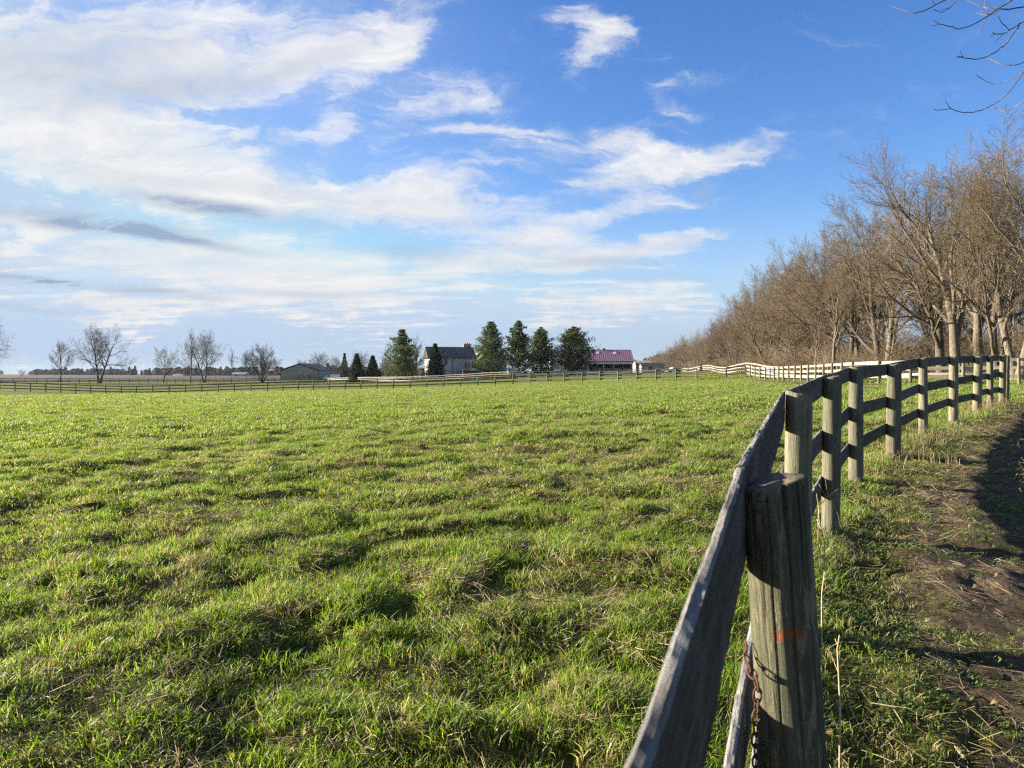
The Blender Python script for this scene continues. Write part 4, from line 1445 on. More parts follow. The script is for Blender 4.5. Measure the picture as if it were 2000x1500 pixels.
def pasture_grass():
    rg = np.random.default_rng(3)
    protos, P, R, S, I = [], [], [], [], []

    def level(d0, d1, dens, kinds, hs, half=44, spread=1.0):
        k0 = len(protos); protos.extend(kinds)
        x, y = wedge(rg, d0, d1, dens, half)
        d, s, _ = seg_dist(x, y, NEAR)
        db, sb, _ = seg_dist(x, y, LANE_LINE)
        keep = ((s < 0) | (d < .06)) & (db > 1.2)
        keep &= ~((s < 0) & (d < .0))
        n = vnoise(x * .8, y * .8, 51) + .6 * vnoise(x * 2.1, y * 2.1, 52)
        keep &= rg.random(len(x)) < np.clip(1.0 + .25 * n, .7, 1)
        x, y, n, d = x[keep], y[keep], n[keep], d[keep]
        z = ground_z(x, y)
        lump = vnoise(x * 1.05 + .35 * y, y * 1.5, 5)
        sc = hs * (.78 + .22 * n + .28 * sstep(0, .7, lump)) * rg.uniform(.75, 1.25, len(x)) * (1 + .35 * (1 - sstep(.2, .9, d)))
        rot = slope_rot(x, y, rg)
        # the sward keeps one lie: patches are turned only a little
        rot[:, 2] = rg.normal(0, .45, len(x)) + 0.5 * vnoise(x * .5, y * .5, 77)
        P.append(np.stack([x, y, z + .012], -1)); R.append(rot)
        w = rg.uniform(.85, 1.2, len(x)) * spread
        S.append(np.stack([w, w, np.maximum(.62, sc)], -1))
        I.append(k0 + rg.integers(0, len(kinds), len(x)))
    level(.4, 7, 125, [blade_patch(80, .135, .035, .125, .0046, 100 + k) for k in range(9)] + [blade_patch(80, .135, .03, .10, .0034, 110 + k, .9, (.3, -.1), .55, .2) for k in range(3)], 1.0, 50)
    level(7, 18, 40, [blade_patch(110, .22, .04, .12, .0068, 120 + k) for k in range(6)] + [blade_patch(100, .22, .03, .10, .006, 127 + k, .9, (.3, -.1), .55, .2) for k in range(2)], .95, 43)
    level(18, 42, 9, [blade_patch(150, .48, .05, .13, .014, 130 + k) for k in range(5)], .95, 41)
    level(42, 100, 1.6, [blade_patch(110, .9, .045, .10, .03, 140 + k) for k in range(4)], .95, 41)
    P = np.concatenate(P); print('grass patches', len(P))
    scatter('grass', '', protos, P, np.concatenate(R), np.concatenate(S), np.concatenate(I))


pasture_grass()


def leaf_rosette(n, radius, size, seed, mat, up=.5):
    """small broad leaves: clover, plantain and other low weeds"""
    rg = np.random.default_rng(seed)
    V, Q = [], []; tint = []
    for i in range(n):
        a = rg.uniform(0, 6.283); r = radius * math.sqrt(rg.random())
        c = np.array([r * math.cos(a), r * math.sin(a), rg.uniform(.004, .035)])
        y = rg.uniform(0, 6.283); L = size * rg.uniform(.5, 1.3); w = L * rg.uniform(.3, .5)
        u = np.array([math.cos(y), math.sin(y), rg.uniform(-.1, up)]); v = np.array([-math.sin(y), math.cos(y), rg.uniform(-.3, .3)])
        k = len(V)
        V += [c, c + u * L * .45 + v * w * .5, c + u * L, c + u * L * .45 - v * w * .5]
        Q.append((k, k + 1, k + 2, k + 3)); tint += [rg.random()] * 4
    me = mesh_np('weed_leaves', V, Q, None, mat)
    attr(me, 'tint', tint)
    return me


def stem_bits(n, radius, lmin, lmax, w, seed, mat, rise=.05):
    """fallen dry stems lying about"""
    rg = np.random.default_rng(seed)
    polys, rads = [], []
    for i in range(n):
        a = rg.uniform(0, 6.283); r = radius * math.sqrt(rg.random()); y = rg.normal(.35, .9)
        L = rg.uniform(lmin, lmax); t = np.linspace(-.5, .5, 4)
        cv = rg.normal(0, .12)
        x = r * math.cos(a) + math.cos(y) * t * L - math.sin(y) * cv * L * t * t; yy = r * math.sin(a) + math.sin(y) * t * L + math.cos(y) * cv * L * t * t
        polys.append(np.stack([x, yy, .006 + rg.uniform(0, rise) * (t + .5) + rg.uniform(0, .01)], -1)); rads.append(np.full(4, w * rg.uniform(.6, 1.3)))
    v, q, _ = tube_arrays(polys, rads, 3)
    me = mesh_np('dry_stems', v, q, None, mat)
    attr(me, 'tint', np.repeat(rg.random(n), 12))
    return me


def tall_straw(n, radius, hmin, hmax, seed):
    rg = np.random.default_rng(seed)
    polys, rads = [], []
    for i in range(n):
        a = rg.uniform(0, 6.283); r = radius * math.sqrt(rg.random()); h = rg.uniform(hmin, hmax)
        ld = rg.uniform(0, 6.283); lm = abs(rg.normal(.35, .35)); t = np.linspace(0, 1, 6)
        x = r * math.cos(a) + math.cos(ld) * lm * h * t ** 2; y = r * math.sin(a) + math.sin(ld) * lm * h * t ** 2
        z = h * (t - .3 * min(1, lm) * t ** 2)
        polys.append(np.stack([x, y, z], -1)); rads.append(.0016 * (1.25 - t))
    v, q, _ = tube_arrays(polys, rads, 3)
    me = mesh_np('tall_straw', v, q, None, M['straw'])
    attr(me, 'tint', np.repeat(rg.random(n), 18))
    return me


def dead_leaf(seed):
    rg = np.random.default_rng(seed)
    n = 9; V, T = [], []
    t = np.linspace(0, 1, n)
    w = .017 * np.sin(np.pi * t ** .8) * (1 + .35 * np.sin(t * 19 + seed))
    curl = rg.uniform(-.02, .04)
    for i in range(n):
        x = t[i] * .06; z = curl * math.sin(t[i] * 3)
        V += [(x, -w[i], z + .012 * abs(w[i]) / .02), (x, 0, z), (x, w[i], z + .012 * abs(w[i]) / .02)]
    Q = []
    for i in range(n - 1):
        for k in (0, 1): Q.append((i * 3 + k, i * 3 + 3 + k, i * 3 + 4 + k, i * 3 + 1 + k))
    me = mesh_np('dead_leaf', V, Q, None, M['straw'])
    attr(me, 'tint', np.full(len(V), rg.uniform(0, .7)))
    return me


def pasture_thatch():
    """dead stems lying between the blades"""
    rg = np.random.default_rng(18)
    protos = [stem_bits(46, .2, .03, .13, .0012, 500 + k, M['straw'], .035) for k in range(5)]
    x, y = wedge(rg, .4, 11, 34, 48)
    d, s, _ = seg_dist(x, y, NEAR)
    k = s < 0; x, y = x[k], y[k]
    k = rg.random(len(x)) < .55 + .6 * vnoise(x * 1.1, y * 1.1, 91); x, y = x[k], y[k]
    rot = slope_rot(x, y, rg, 1.0); rot[:, 2] = rg.uniform(0, 6.28, len(x))
    sc = rg.uniform(.8, 1.3, len(x))
    scatter('dead_thatch', '', protos, np.stack([x, y, ground_z(x, y) + .012], -1), rot, np.stack([sc, sc, sc], -1), rg.integers(0, 5, len(x)))


pasture_thatch()


def path_cover():
    rg = np.random.default_rng(8)
    # weeds and short grass on and beside the trodden path
    protos = [leaf_rosette(70, .13, .024, 300 + k, M['weed'], .9) for k in range(5)] + [blade_patch(60, .12, .018, .05, .003, 310 + k, .8, (.1, 0), .0, .2) for k in range(4)] + \
             [blade_patch(80, .14, .025, .075, .0035, 320 + k, .8, (.1, 0), .35, .1) for k in range(2)]
    x, y = wedge(rg, .6, 24, 95, 50)
    d, s, _ = seg_dist(x, y, NEAR)
    k = (s > 0) & (d > .02) & (d < 7)
    x, y, d = x[k], y[k], d[k]
    n = vnoise(x * 1.3, y * 1.3, 61) * .6 + vnoise(x * 3.7, y * 3.7, 62) * .5 + .3 * vnoise(x * 9, y * 9, 63)
    inside = sstep(.3, .7, d) * (1 - sstep(2.9, 3.6, d))
    tread = np.exp(-((d - 1.02) / .42) ** 2) + np.exp(-((d - 2.4) / .35) ** 2)
    prob = (1 - inside) * .95 + inside * np.clip(.68 + 1.0 * n - .42 * tread, 0.04, 1)
    r = np.hypot(x, y)
    prob *= np.clip(1.3 - r / 40, .4, 1)
    k = rg.random(len(x)) < prob
    x, y, d, n, inside = x[k], y[k], d[k], n[k], inside[k]
    rot = slope_rot(x, y, rg); rot[:, 2] = rg.uniform(0, 6.28, len(x))
    sc = rg.uniform(.6, 1.25, len(x)) * (1.15 - .4 * inside)
    grassy = (1 - inside) * .28 + .1
    idx = np.where(rg.random(len(x)) < grassy, rg.integers(9, 11, len(x)), np.where(rg.random(len(x)) < .72, rg.integers(0, 5, len(x)), rg.integers(5, 9, len(x))))
    scatter('path_weeds', '', protos, np.stack([x, y, ground_z(x, y) + .008], -1), rot, np.stack([sc, sc, sc], -1), idx)
    print('weeds', len(x))
    # straw litter and dead leaves
    protos = [stem_bits(9, .2, .03, .17, .0013, 330 + k, M['straw']) for k in range(5)] + [stem_bits(4, .25, .06, .32, .0018, 336 + k, M['twig'], .03) for k in range(2)] + [dead_leaf(340 + k) for k in range(4)]
    x, y = wedge(rg, .6, 22, 18, 50)
    d, s, _ = seg_dist(x, y, NEAR)
    k = (s > 0) & (d > .05) & (d < 7); x, y = x[k], y[k]
    rot = slope_rot(x, y, rg); rot[:, 2] = rg.normal(0, .9, len(x))
    sc = rg.uniform(.6, 1.3, len(x))
    scatter('straw_litter', '', protos, np.stack([x, y, ground_z(x, y) + .02], -1), rot, np.stack([sc, sc, sc], -1), rg.choice(len(protos), len(x), p=[.13, .13, .13, .13, .13, .075, .075, .05, .05, .05, .05]))
    # tall pale straw left standing under the near fence
    protos = [tall_straw(26, .22, .12, .42, 350 + k) for k in range(5)] + [stem_bits(14, .3, .15, .5, .0015, 360 + k, M['straw'], .2) for k in range(2)]
    P = np.array(NEAR); t = rg.uniform(1.6, 9.6, 130)
    i = t.astype(int); f = t - i
    x = P[i, 0] * (1 - f) + P[i + 1, 0] * f + rg.normal(.06, .16, len(t)); y = P[i, 1] * (1 - f) + P[i + 1, 1] * f + rg.normal(0, .16, len(t))
    keep = rg.random(len(t)) < np.where(t > 4.2, .9, .12); x, y = x[keep], y[keep]
    sc = rg.uniform(.6, 1.25, len(x))
    scatter('standing_straw', '', protos, np.stack([x, y, ground_z(x, y)], -1), np.stack([0 * x, 0 * x, rg.uniform(0, 6.28, len(x))], -1), np.stack([sc, sc, sc], -1), rg.choice(7, len(x), p=[.16, .16, .16, .16, .16, .1, .1]))


path_cover()


def wood_undergrowth():
    rg = np.random.default_rng(9)
    def brush(seed, H, n):
        r2 = np.random.default_rng(seed); pl, rd = [], []
        for i in range(n):
            a = r2.uniform(0, 6.28); L = H * r2.uniform(.5, 1.0); o = r2.normal(0, .35, 2)
            t = np.linspace(0, 1, 5); ln = abs(r2.normal(.4, .3))
            p = np.stack([o[0] + math.cos(a) * ln * L * t ** 1.3, o[1] + math.sin(a) * ln * L * t ** 1.3, L * (t - .2 * t * t)], -1)
            pl.append(p); rd.append(.011 * (1.2 - t))
            for q in range(8):
                s = r2.uniform(.25, 1); b = np.array([np.interp(s, t, p[:, k]) for k in range(3)])
                dd = r2.normal(0, .6, 3) + [math.cos(a) * .4, math.sin(a) * .4, .6]; l2 = L * r2.uniform(.15, .4)
                t5 = np.linspace(0, 1, 5)[:, None]
                pl.append(b + dd * l2 * t5 + r2.normal(0, .02, (5, 3)) * t5); rd.append(np.full(5, .0065))
        v, q, _ = tube_arrays(pl, rd, 3)
        return mesh_np('brush', v, q, None, M['twig'])
    protos = [brush(400 + k, h, n) for k, (h, n) in enumerate([(1.6, 26), (2.4, 30), (3.4, 34), (4.6, 36), (1.1, 22)])]
    E = np.array(WOOD_EDGE, float); seg = np.hypot(*(E[1:] - E[:-1]).T); acc = np.concatenate([[0], np.cumsum(seg)])
    n = 1900
    s = acc[1] + (rg.random(n) ** 1.35) * 420
    x = np.interp(s, acc, E[:, 0]); y = np.interp(s, acc, E[:, 1]); tx = np.interp(s + 1, acc, E[:, 0]) - x; ty = np.interp(s + 1, acc, E[:, 1]) - y
    o = rg.uniform(-.3, 1, n) ** 1 * 26; o = np.where(o < 0, o * .05, o)
    x = x + ty * o; y = y - tx * o
    k = x / y < 1.1; x, y, o = x[k], y[k], o[k]
    idx = np.where(o < 1.5, rg.choice([0, 4, 1], len(x)), rg.integers(0, 4, len(x)))
    sc = rg.uniform(.7, 1.3, len(x))
    scatter('undergrowth', '', protos, np.stack([x, y, base_z(x, y)], -1), np.stack([0 * x, 0 * x, rg.uniform(0, 6.28, len(x))], -1), np.stack([sc, sc, sc], -1), idx)


wood_undergrowth()


def far_woods():
    """the line of trees on the horizon: it reads as one mass"""
    rg = np.random.default_rng(10)
    protos = [WOOD_KINDS[k][1] for k in (3, 2)]
    cm = []
    for k in range(5):
        n = 700; a = rg.uniform(0, 6.283, n); r = np.sqrt(rg.random(n)); z = rg.uniform(.05, 1, n)
        prof = np.sin(np.pi * np.clip(z * .85 + .12, 0, 1)) ** .6 if k < 3 else (1.02 - z) ** .8
        c = np.stack([r * np.cos(a) * prof * (4.5 if k < 3 else 2.6), r * np.sin(a) * prof * (4.5 if k < 3 else 2.6), z * (9 if k < 3 else 11)], -1)
        d = rg.normal(0, 1, (n, 3)); d /= np.linalg.norm(d, axis=1, keepdims=True); e = np.cross(d, rg.normal(0, 1, (n, 3))); e /= np.linalg.norm(e, axis=1, keepdims=True)
        V = np.stack([c - e * .28, c + e * .28, c + d * 1.5], 1).reshape(-1, 3)
        me = mesh_np('distant_crown', V, None, np.arange(3 * n).reshape(-1, 3), M['twig_far'] if k < 3 else M['spruce'])
        attr(me, 'tint', np.full(3 * n, .4)); cm.append(me)
    xs, ys = [], []
    for px0, px1, d, n in ((55, 150, 1050, 34), (100, 262, 980, 70), (255, 460, 830, 60), (330, 640, 720, 80), (600, 830, 620, 60), (1225, 1300, 640, 50), (-60, 20, 1500, 10)):
        px = rg.uniform(px0, px1, n); dd = d * rg.uniform(.95, 1.08, n)
        xs.append((px - 1000) / F * dd); ys.append(dd)
    x = np.concatenate(xs); y = np.concatenate(ys)
    sc = rg.uniform(.5, 1.05, len(x))
    sc[-60:-10] *= 1.7
    scatter('distant_trees', '', cm, np.stack([x, y, base_z(x, y) - .5], -1), np.stack([0 * x, 0 * x, rg.uniform(0, 6.28, len(x))], -1), np.stack([sc * 1.15, sc * 1.15, sc], -1), rg.choice(5, len(x), p=[.28, .27, .25, .1, .1]))


far_woods()


def shed_shrubs():
    for px, h, w in ((587, .8, 1), (606, 1.0, 1.1)):
        x = (px - 1000) / F * 246
        tm, cm = WOOD_KINDS[6]
        place_tree(WOOD_KINDS[6], x, 246, 3.4, px, 'low leafless shrub before the grey shed wall, %s one' % ('left' if px < 600 else 'right'), 'shrub', name='bare_shrub', wide=1.8)


shed_shrubs()


# ------------------------------------------------------------------ overhanging boughs of a tree that stands right of the frame
def overhanging_tree():
    D0 = 10.0
    bx, by = 11.4, 9.6
    z = gz(bx, by)
    root = empty('overhanging_tree', (bx, by, z))
    tag(root, 'bare boughs with upturned twigs hanging into the top right corner from outside the photo', 'tree')
    rg = np.random.default_rng(12)
    tb = MB()
    tt = np.linspace(0, 1, 12)
    trunk = np.stack([.25 * np.sin(tt * 2), .15 * np.sin(tt * 3), tt * 10 - .2], -1)
    tb.tube(trunk, .24 * (1.08 - .8 * tt), 14)
    tb.build('trunk', M['bark'], root, smooth=True)
    lines = [  # in pixels of an enlarged corner: (x, y) / 6 + (1700, 0); width in the same pixels; depth
        ([(1100, -90), (910, 0), (720, 90), (600, 160), (460, 185), (340, 155), (210, 95)], 20, 7, 9.2), ([(720, 90), (690, 50), (660, -5), (640, -60)], 10, 7, 9.2),
        ([(1060, -110), (990, 0), (910, 115), (820, 170), (760, 168), (700, 140)], 13, 7, 9.6), ([(910, 115), (850, 140), (790, 140)], 8, 6, 9.6),
        ([(1900, -160), (1675, 0), (1450, 140), (1300, 240), (1180, 310), (1020, 375), (900, 342), (780, 315), (705, 270)], 22, 8, 9.0), ([(780, 315), (740, 328), (690, 330)], 8, 7, 9.0),
        ([(2000, 80), (1800, 110), (1500, 145), (1330, 130), (1180, 75), (1035, 5)], 20, 9, 9.9), ([(1480, 140), (1390, 195), (1320, 212), (1245, 192)], 14, 8, 9.9),
        ([(1320, 130), (1300, 80), (1300, -20), (1300, -80)], 12, 7, 9.9), ([(1310, 120), (1330, 60), (1325, -30)], 9, 6, 9.9), ([(1330, 130), (1240, 190), (1190, 186), (1130, 195)], 10, 7, 9.9), ([(1335, 130), (1340, 190), (1325, 240), (1270, 360), (1210, 460)], 10, 6, 9.9),
        ([(2000, 90), (1800, 240), (1700, 320), (1590, 380), (1520, 425), (1410, 425), (1370, 455)], 24, 9, 8.8), ([(1590, 380), (1500, 300), (1455, 220)], 14, 11, 8.8), ([(1520, 425), (1475, 470), (1420, 520)], 10, 7, 8.8), ([(1415, 425), (1390, 405)], 9, 8, 8.8),
        ([(1700, 325), (1620, 440), (1540, 550), (1460, 610), (1330, 690), (1190, 725), (1070, 700), (980, 680)], 19, 10, 8.8), ([(1050, 692), (1030, 650), (1018, 625)], 9, 8, 8.8), ([(1060, 697), (975, 702)], 8, 7, 8.8),
        ([(1980, 560), (1800, 790), (1720, 920), (1600, 1090), (1500, 1180), (1400, 1250), (1230, 1325), (1050, 1342), (900, 1290), (850, 1195)], 19, 9, 9.3), ([(900, 1290), (840, 1306), (720, 1298)], 10, 8, 9.3),
        ([(1740, 870), (1650, 940), (1540, 980), (1400, 1005), (1290, 965), (1205, 890)], 14, 9, 9.3),
        ([(2000, 660), (1800, 740), (1680, 780), (1560, 790), (1430, 750), (1330, 700)], 13, 8, 9.8),
        ([(2000, 1050), (1800, 1195), (1700, 1245), (1560, 1325), (1490, 1312), (1420, 1285)], 13, 9, 9.4),
    ]
    V, Q = [], []; off = 0
    polys, rads = [], []
    for pts, w0, w1, d in lines:
        P = [at(1700 + a / 6, b / 6, d + .35 * math.sin(a * .004 + d * 3)) - root.location for a, b in pts]
        P = np.array([tuple(p) for p in P])
        n = len(P)
        # smooth the drawn line
        t = np.arange(n); tf = np.linspace(0, n - 1, (n - 1) * 4 + 1)
        Pm = np.stack([np.interp(tf, t, P[:, k]) for k in range(3)], -1)
        for _ in range(2):
            Pm[1:-1] = .25 * Pm[:-2] + .5 * Pm[1:-1] + .25 * Pm[2:]
        Pm += rg.normal(0, .003, Pm.shape)
        r = np.linspace(w0, w1, len(Pm)) / 6 / F * d / 2 * .78
        r = r * (1 + .12 * np.abs(np.sin(np.arange(len(Pm)) * 1.7)))
        if pts[0][0] >= 1900 or pts[0][1] < -70:
            # carry the bough on to the trunk
            a = Pm[0]; h = min(9.3, max(3.5, a[2] * .75))
            tz = np.array([np.interp(h, trunk[:, 2], trunk[:, 0]), np.interp(h, trunk[:, 2], trunk[:, 1]), h])
            s = np.linspace(0, 1, 8)[:-1, None]
            arc = tz * (1 - s) + a * s; arc[:, 2] += np.sin(s[:, 0] * np.pi) * .45
            Pm = np.concatenate([arc, Pm]); r = np.concatenate([np.linspace(.055, r[0], 7), r])
        polys.append(Pm); rads.append(r)
    for k in range(9):           # boughs on the far side, out of the picture
        h = rg.uniform(4.5, 9.6); a = rg.uniform(-1.3, 1.2); L = rg.uniform(2, 4)
        t = np.linspace(0, 1, 9)
        polys.append(np.stack([np.cos(a) * L * t, np.sin(a) * L * t, h + L * .5 * t - .4 * t * t], -1)); rads.append(.06 * (1.1 - t))
    v, q, _ = tube_arrays(polys, rads, 6)
    obj('boughs', mesh_np('boughs', v, q, None, M['bough'], True), root)


M['bough'] = bark('bough_bark', (.04, .03, .025), (.085, .065, .053), (.17, .14, .115), 2.5)
overhanging_tree()


# ------------------------------------------------------------------ small things in the foreground
M['rust'] = simple('rusty_iron', (.085, .038, .022), .75, .6, 40, (1, 1, 1), .3)
M['iron'] = simple('dull_chain_iron', (.075, .06, .05), .6, .4, 60, (1, 1, 1), .5)


def chain():
    D = 1.37
    path = [(1463, 1258, 1.43), (1466, 1290, 1.41), (1470, 1305, 1.39), (1480, 1325, 1.36), (1488, 1345, 1.35), (1487, 1375, 1.35), (1485, 1410, 1.35), (1484, 1450, 1.35), (1486, 1490, 1.35), (1490, 1560, 1.35), (1484, 1640, 1.35)]
    P = np.array([tuple(at(a - 5, b, d)) for a, b, d in path])
    seg = np.linalg.norm(P[1:] - P[:-1], axis=1); acc = np.concatenate([[0], np.cumsum(seg)])
    n = int(acc[-1] / .021)
    b = MB()
    for i in range(n):
        s = (i + .5) / n * acc[-1]
        c = np.array([np.interp(s, acc, P[:, k]) for k in range(3)]); c2 = np.array([np.interp(min(acc[-1], s + .01), acc, P[:, k]) for k in range(3)])
        t = unit(c2 - c); sd = unit(np.cross(t, [0, 1, .2] if i % 2 else [1, 0.1, .2]))
        ring = []
        for k in range(15):
            a = k / 14 * 2 * math.pi
            ring.append(c + t * math.cos(a) * .0145 * (1 if abs(math.cos(a)) < .7 else 1.0) + sd * math.sin(a) * .0075)
        b.tube(ring, .0023, 6, False)
    o = b.build('chain', M['rust'], smooth=True)
    tag(o, 'rusty link chain hanging down the left side of the nearest fence post', 'chain')


chain()


def weed_stem(label, pts, d, r0, twigs):
    """a dry stalk drawn in pixels at one depth, with its side twigs"""
    P = [at(a, b, dd) for a, b, dd in [(p[0], p[1], d + (p[2] if len(p) > 2 else 0)) for p in pts]]
    g = Vector((P[0].x, P[0].y, gz(P[0].x, P[0].y) - .02))
    root = empty('weed_stalk', g)
    tag(root, label, 'dry weed')
    b = MB(); L = [g] + P if (P[0] - g).length > .03 else P
    L = np.array([tuple(p - root.location) for p in L]); b.tube(L, np.linspace(r0, r0 * .55, len(L)), 6)
    b.build('stem', M['straw_plain'], root, smooth=True)
    t = MB()
    for tw in twigs:
        Q = np.array([tuple(at(a, b2, d + (.02 * i)) - root.location) for i, (a, b2) in enumerate(tw)])
        t.tube(Q, np.linspace(r0 * .5, r0 * .25, len(Q)), 5)
    if twigs:
        t.build('twigs', M['straw_plain'], root, smooth=True)


M['straw_plain'] = simple('dry_stalk', (.42, .33, .19), .8, .25, 30)
weed_stem('upright dry brown stalk beside the nearest post, a dead leaf at its foot', [(1645, 1378), (1642, 1320), (1639, 1270), (1643, 1243)], 2.35, .0034, [[(1639, 1262), (1634, 1250)], [(1645, 1330), (1670, 1333), (1686, 1330)], [(1644, 1322), (1634, 1300), (1632, 1290)]])
weed_stem('pale bent stalk with crossing twigs at the foot of the third post', [(1608, 1160), (1613, 1120), (1612, 1060), (1606, 1035), (1597, 1015)], 2.9, .003, [[(1612, 1062), (1640, 1080), (1668, 1110), (1680, 1160)], [(1610, 1055), (1630, 1050), (1645, 1046)], [(1613, 1128), (1640, 1127)], [(1613, 1128), (1585, 1105)], [(1604, 1040), (1600, 990), (1596, 965)]])
weed_stem('fine pale stalks sprawling across the third post', [(1600, 990), (1620, 968), (1640, 955)], 5.5, .0035, [[(1620, 968), (1660, 962)], [(1615, 972), (1600, 945)], [(1622, 970), (1640, 1010), (1642, 1030)], [(1610, 980), (1655, 975)], [(1618, 968), (1612, 930)]])
weed_stem('thin dry stalk leaning over the lane verge past the fifth post', [(1762, 935), (1768, 905), (1772, 890)], 8.9, .004, [[(1768, 905), (1774, 900)]])


def big_leaf():
    p = at(1652, 1392, 2.33)
    z = gz(p.x, p.y)
    n = 12; t = np.linspace(0, 1, n)
    w = .016 * np.sin(np.pi * t ** .9) * (1 + .4 * np.sin(t * 16)) + .0015
    V, Q = [], []
    for i in range(n):
        zz = .03 - .025 * t[i] + .012 * math.sin(t[i] * 5)
        V += [(t[i] * .085, -w[i] - .03 * t[i], zz + .008), (t[i] * .085, -.03 * t[i], zz), (t[i] * .085, w[i] - .03 * t[i], zz + .01)]
    for i in range(n - 1):
        for k in (0, 1): Q.append((i * 3 + k, i * 3 + 3 + k, i * 3 + 4 + k, i * 3 + 1 + k))
    me = mesh_np('dead_leaf', V, Q, None, M['leaf_tan'], True)
    o = obj('dead_leaf', me, None, (p.x - .02, p.y, z + .03))
    s = o.modifiers.new('thickness', 'SOLIDIFY'); s.thickness = .0006
    tag(o, 'tan curled oak leaf lying in the grass right of the nearest post', 'leaf')


M['leaf_tan'] = simple('tan_dead_leaf', (.40, .26, .15), .7, .25, 40)
big_leaf()


# ------------------------------------------------------------------ light, sky and clouds
def build_world():
    w = bpy.data.worlds.new('World'); scene.world = w; w.use_nodes = True
    nt = w.node_tree
    bg = nt.nodes['Background']
    sky = N(nt, 'ShaderNodeTexSky', sky_type='NISHITA')
    sky.sun_disc = False; sky.sun_elevation = SUN_EL; sky.sun_rotation = math.radians(90) - SUN_AZ
    sky.air_density = 1.0; sky.dust_density = .6; sky.ozone_density = 2.0; sky.altitude = 200
    hs = N(nt, 'ShaderNodeHueSaturation'); hs.inputs['Saturation'].default_value = SKY_SAT; hs.inputs['Value'].default_value = SKY_VAL; hs.inputs['Hue'].default_value = SKY_HUE
    nt.links.new(sky.outputs[0], hs.inputs['Color'])
    clear = mix(nt, 1.0, hs.outputs[0], (3.3, 4.1, 4.75), 'DARKEN')      # keeps the glow near the sun's side from washing out
    tc = N(nt, 'ShaderNodeTexCoord'); sp = N(nt, 'ShaderNodeSeparateXYZ')
    nt.links.new(tc.outputs['Generated'], sp.inputs[0])
    X, Y, Z = sp.outputs
    yc = math_n(nt, 'MAXIMUM', Y, .08)
    U = math_n(nt, 'DIVIDE', X, yc); Vv = math_n(nt, 'DIVIDE', Z, yc)
    uv = N(nt, 'ShaderNodeCombineXYZ'); nt.links.new(U, uv.inputs[0]); nt.links.new(Vv, uv.inputs[1])
    # a flat cloud deck overhead: the same direction met at one height
    zc = math_n(nt, 'ADD', math_n(nt, 'MAXIMUM', Z, 0.0), .10)
    cp = N(nt, 'ShaderNodeCombineXYZ')
    nt.links.new(math_n(nt, 'DIVIDE', X, zc), cp.inputs[0]); nt.links.new(math_n(nt, 'DIVIDE', Y, zc), cp.inputs[1])
    deck = cp.outputs[0]

    def mp(vec, loc=(0, 0, 0), rot=0.0, scale=(1, 1, 1), typ='POINT'):
        m = N(nt, 'ShaderNodeMapping', vector_type=typ)
        m.inputs['Location'].default_value = loc; m.inputs['Rotation'].default_value = (0, 0, rot); m.inputs['Scale'].default_value = scale
        nt.links.new(vec, m.inputs['Vector'])
        return m.outputs[0]

    def ncol(vec, scale, detail, rough):
        n = N(nt, 'ShaderNodeTexNoise'); n.inputs['Scale'].default_value = scale; n.inputs['Detail'].default_value = detail; n.inputs['Roughness'].default_value = rough
        nt.links.new(vec, n.inputs['Vector'])
        return n.outputs['Color']
    # edges of the cloud fields waver
    wv = ncol(mp(uv.outputs[0], scale=(1, 1.6, 1)), 5.0, 6, .62)
    sub = N(nt, 'ShaderNodeVectorMath', operation='SUBTRACT'); sub.inputs[1].default_value = (.5, .5, .5); nt.links.new(wv, sub.inputs[0])
    sc = N(nt, 'ShaderNodeVectorMath', operation='MULTIPLY'); sc.inputs[1].default_value = (.22, .10, 0); nt.links.new(sub.outputs[0], sc.inputs[0])
    ad = N(nt, 'ShaderNodeVectorMath', operation='ADD'); nt.links.new(uv.outputs[0], ad.inputs[0]); nt.links.new(sc.outputs[0], ad.inputs[1])
    wuv = ad.outputs[0]
    sc2 = N(nt, 'ShaderNodeVectorMath', operation='MULTIPLY'); sc2.inputs[1].default_value = (.07, .025, 0); nt.links.new(sub.outputs[0], sc2.inputs[0])
    ad2 = N(nt, 'ShaderNodeVectorMath', operation='ADD'); nt.links.new(uv.outputs[0], ad2.inputs[0]); nt.links.new(sc2.outputs[0], ad2.inputs[1])
    wuv2 = ad2.outputs[0]

    def field(blobs, vec):
        tot = None
        for px, py, rx, ry, ang, wt in blobs:
            v = mp(vec, ((px - 1000) / F, (HORIZON - py) / F, 0), math.radians(ang), (rx / F, ry / F, 1), 'TEXTURE')
            ln = N(nt, 'ShaderNodeVectorMath', operation='LENGTH'); nt.links.new(v, ln.inputs[0])
            b = mrange(nt, ln.outputs['Value'], 1.5, .15, 0, wt)
            tot = b if tot is None else math_n(nt, 'MAXIMUM', tot, b) if False else math_n(nt, 'ADD', tot, b)
        return tot
    cover = math_n(nt, 'ADD', field(CLOUDS, wuv), mrange(nt, U, .38, -.45, 0, .18))
    shade = field(SHADES, wuv2)
    # curled and streaky fibre of the clouds
    sc3 = N(nt, 'ShaderNodeVectorMath', operation='MULTIPLY'); sc3.inputs[1].default_value = (.16, .11, 0); nt.links.new(sub.outputs[0], sc3.inputs[0])
    ad3 = N(nt, 'ShaderNodeVectorMath', operation='ADD'); nt.links.new(uv.outputs[0], ad3.inputs[0]); nt.links.new(sc3.outputs[0], ad3.inputs[1])
    wuv3 = ad3.outputs[0]
    f1 = noise(nt, mp(wuv3, rot=math.radians(12), scale=(4.2, 8.5, 1)), 1.0, 12, .64)
    f2 = noise(nt, mp(wuv3, (3.1, 1.7, 0), math.radians(-24), (5.5, 30, 1)), 1.0, 7, .66, .5)
    f3 = noise(nt, mp(deck, rot=math.radians(20), scale=(.8, 1.9, 1)), 2.2, 10, .66, .4)
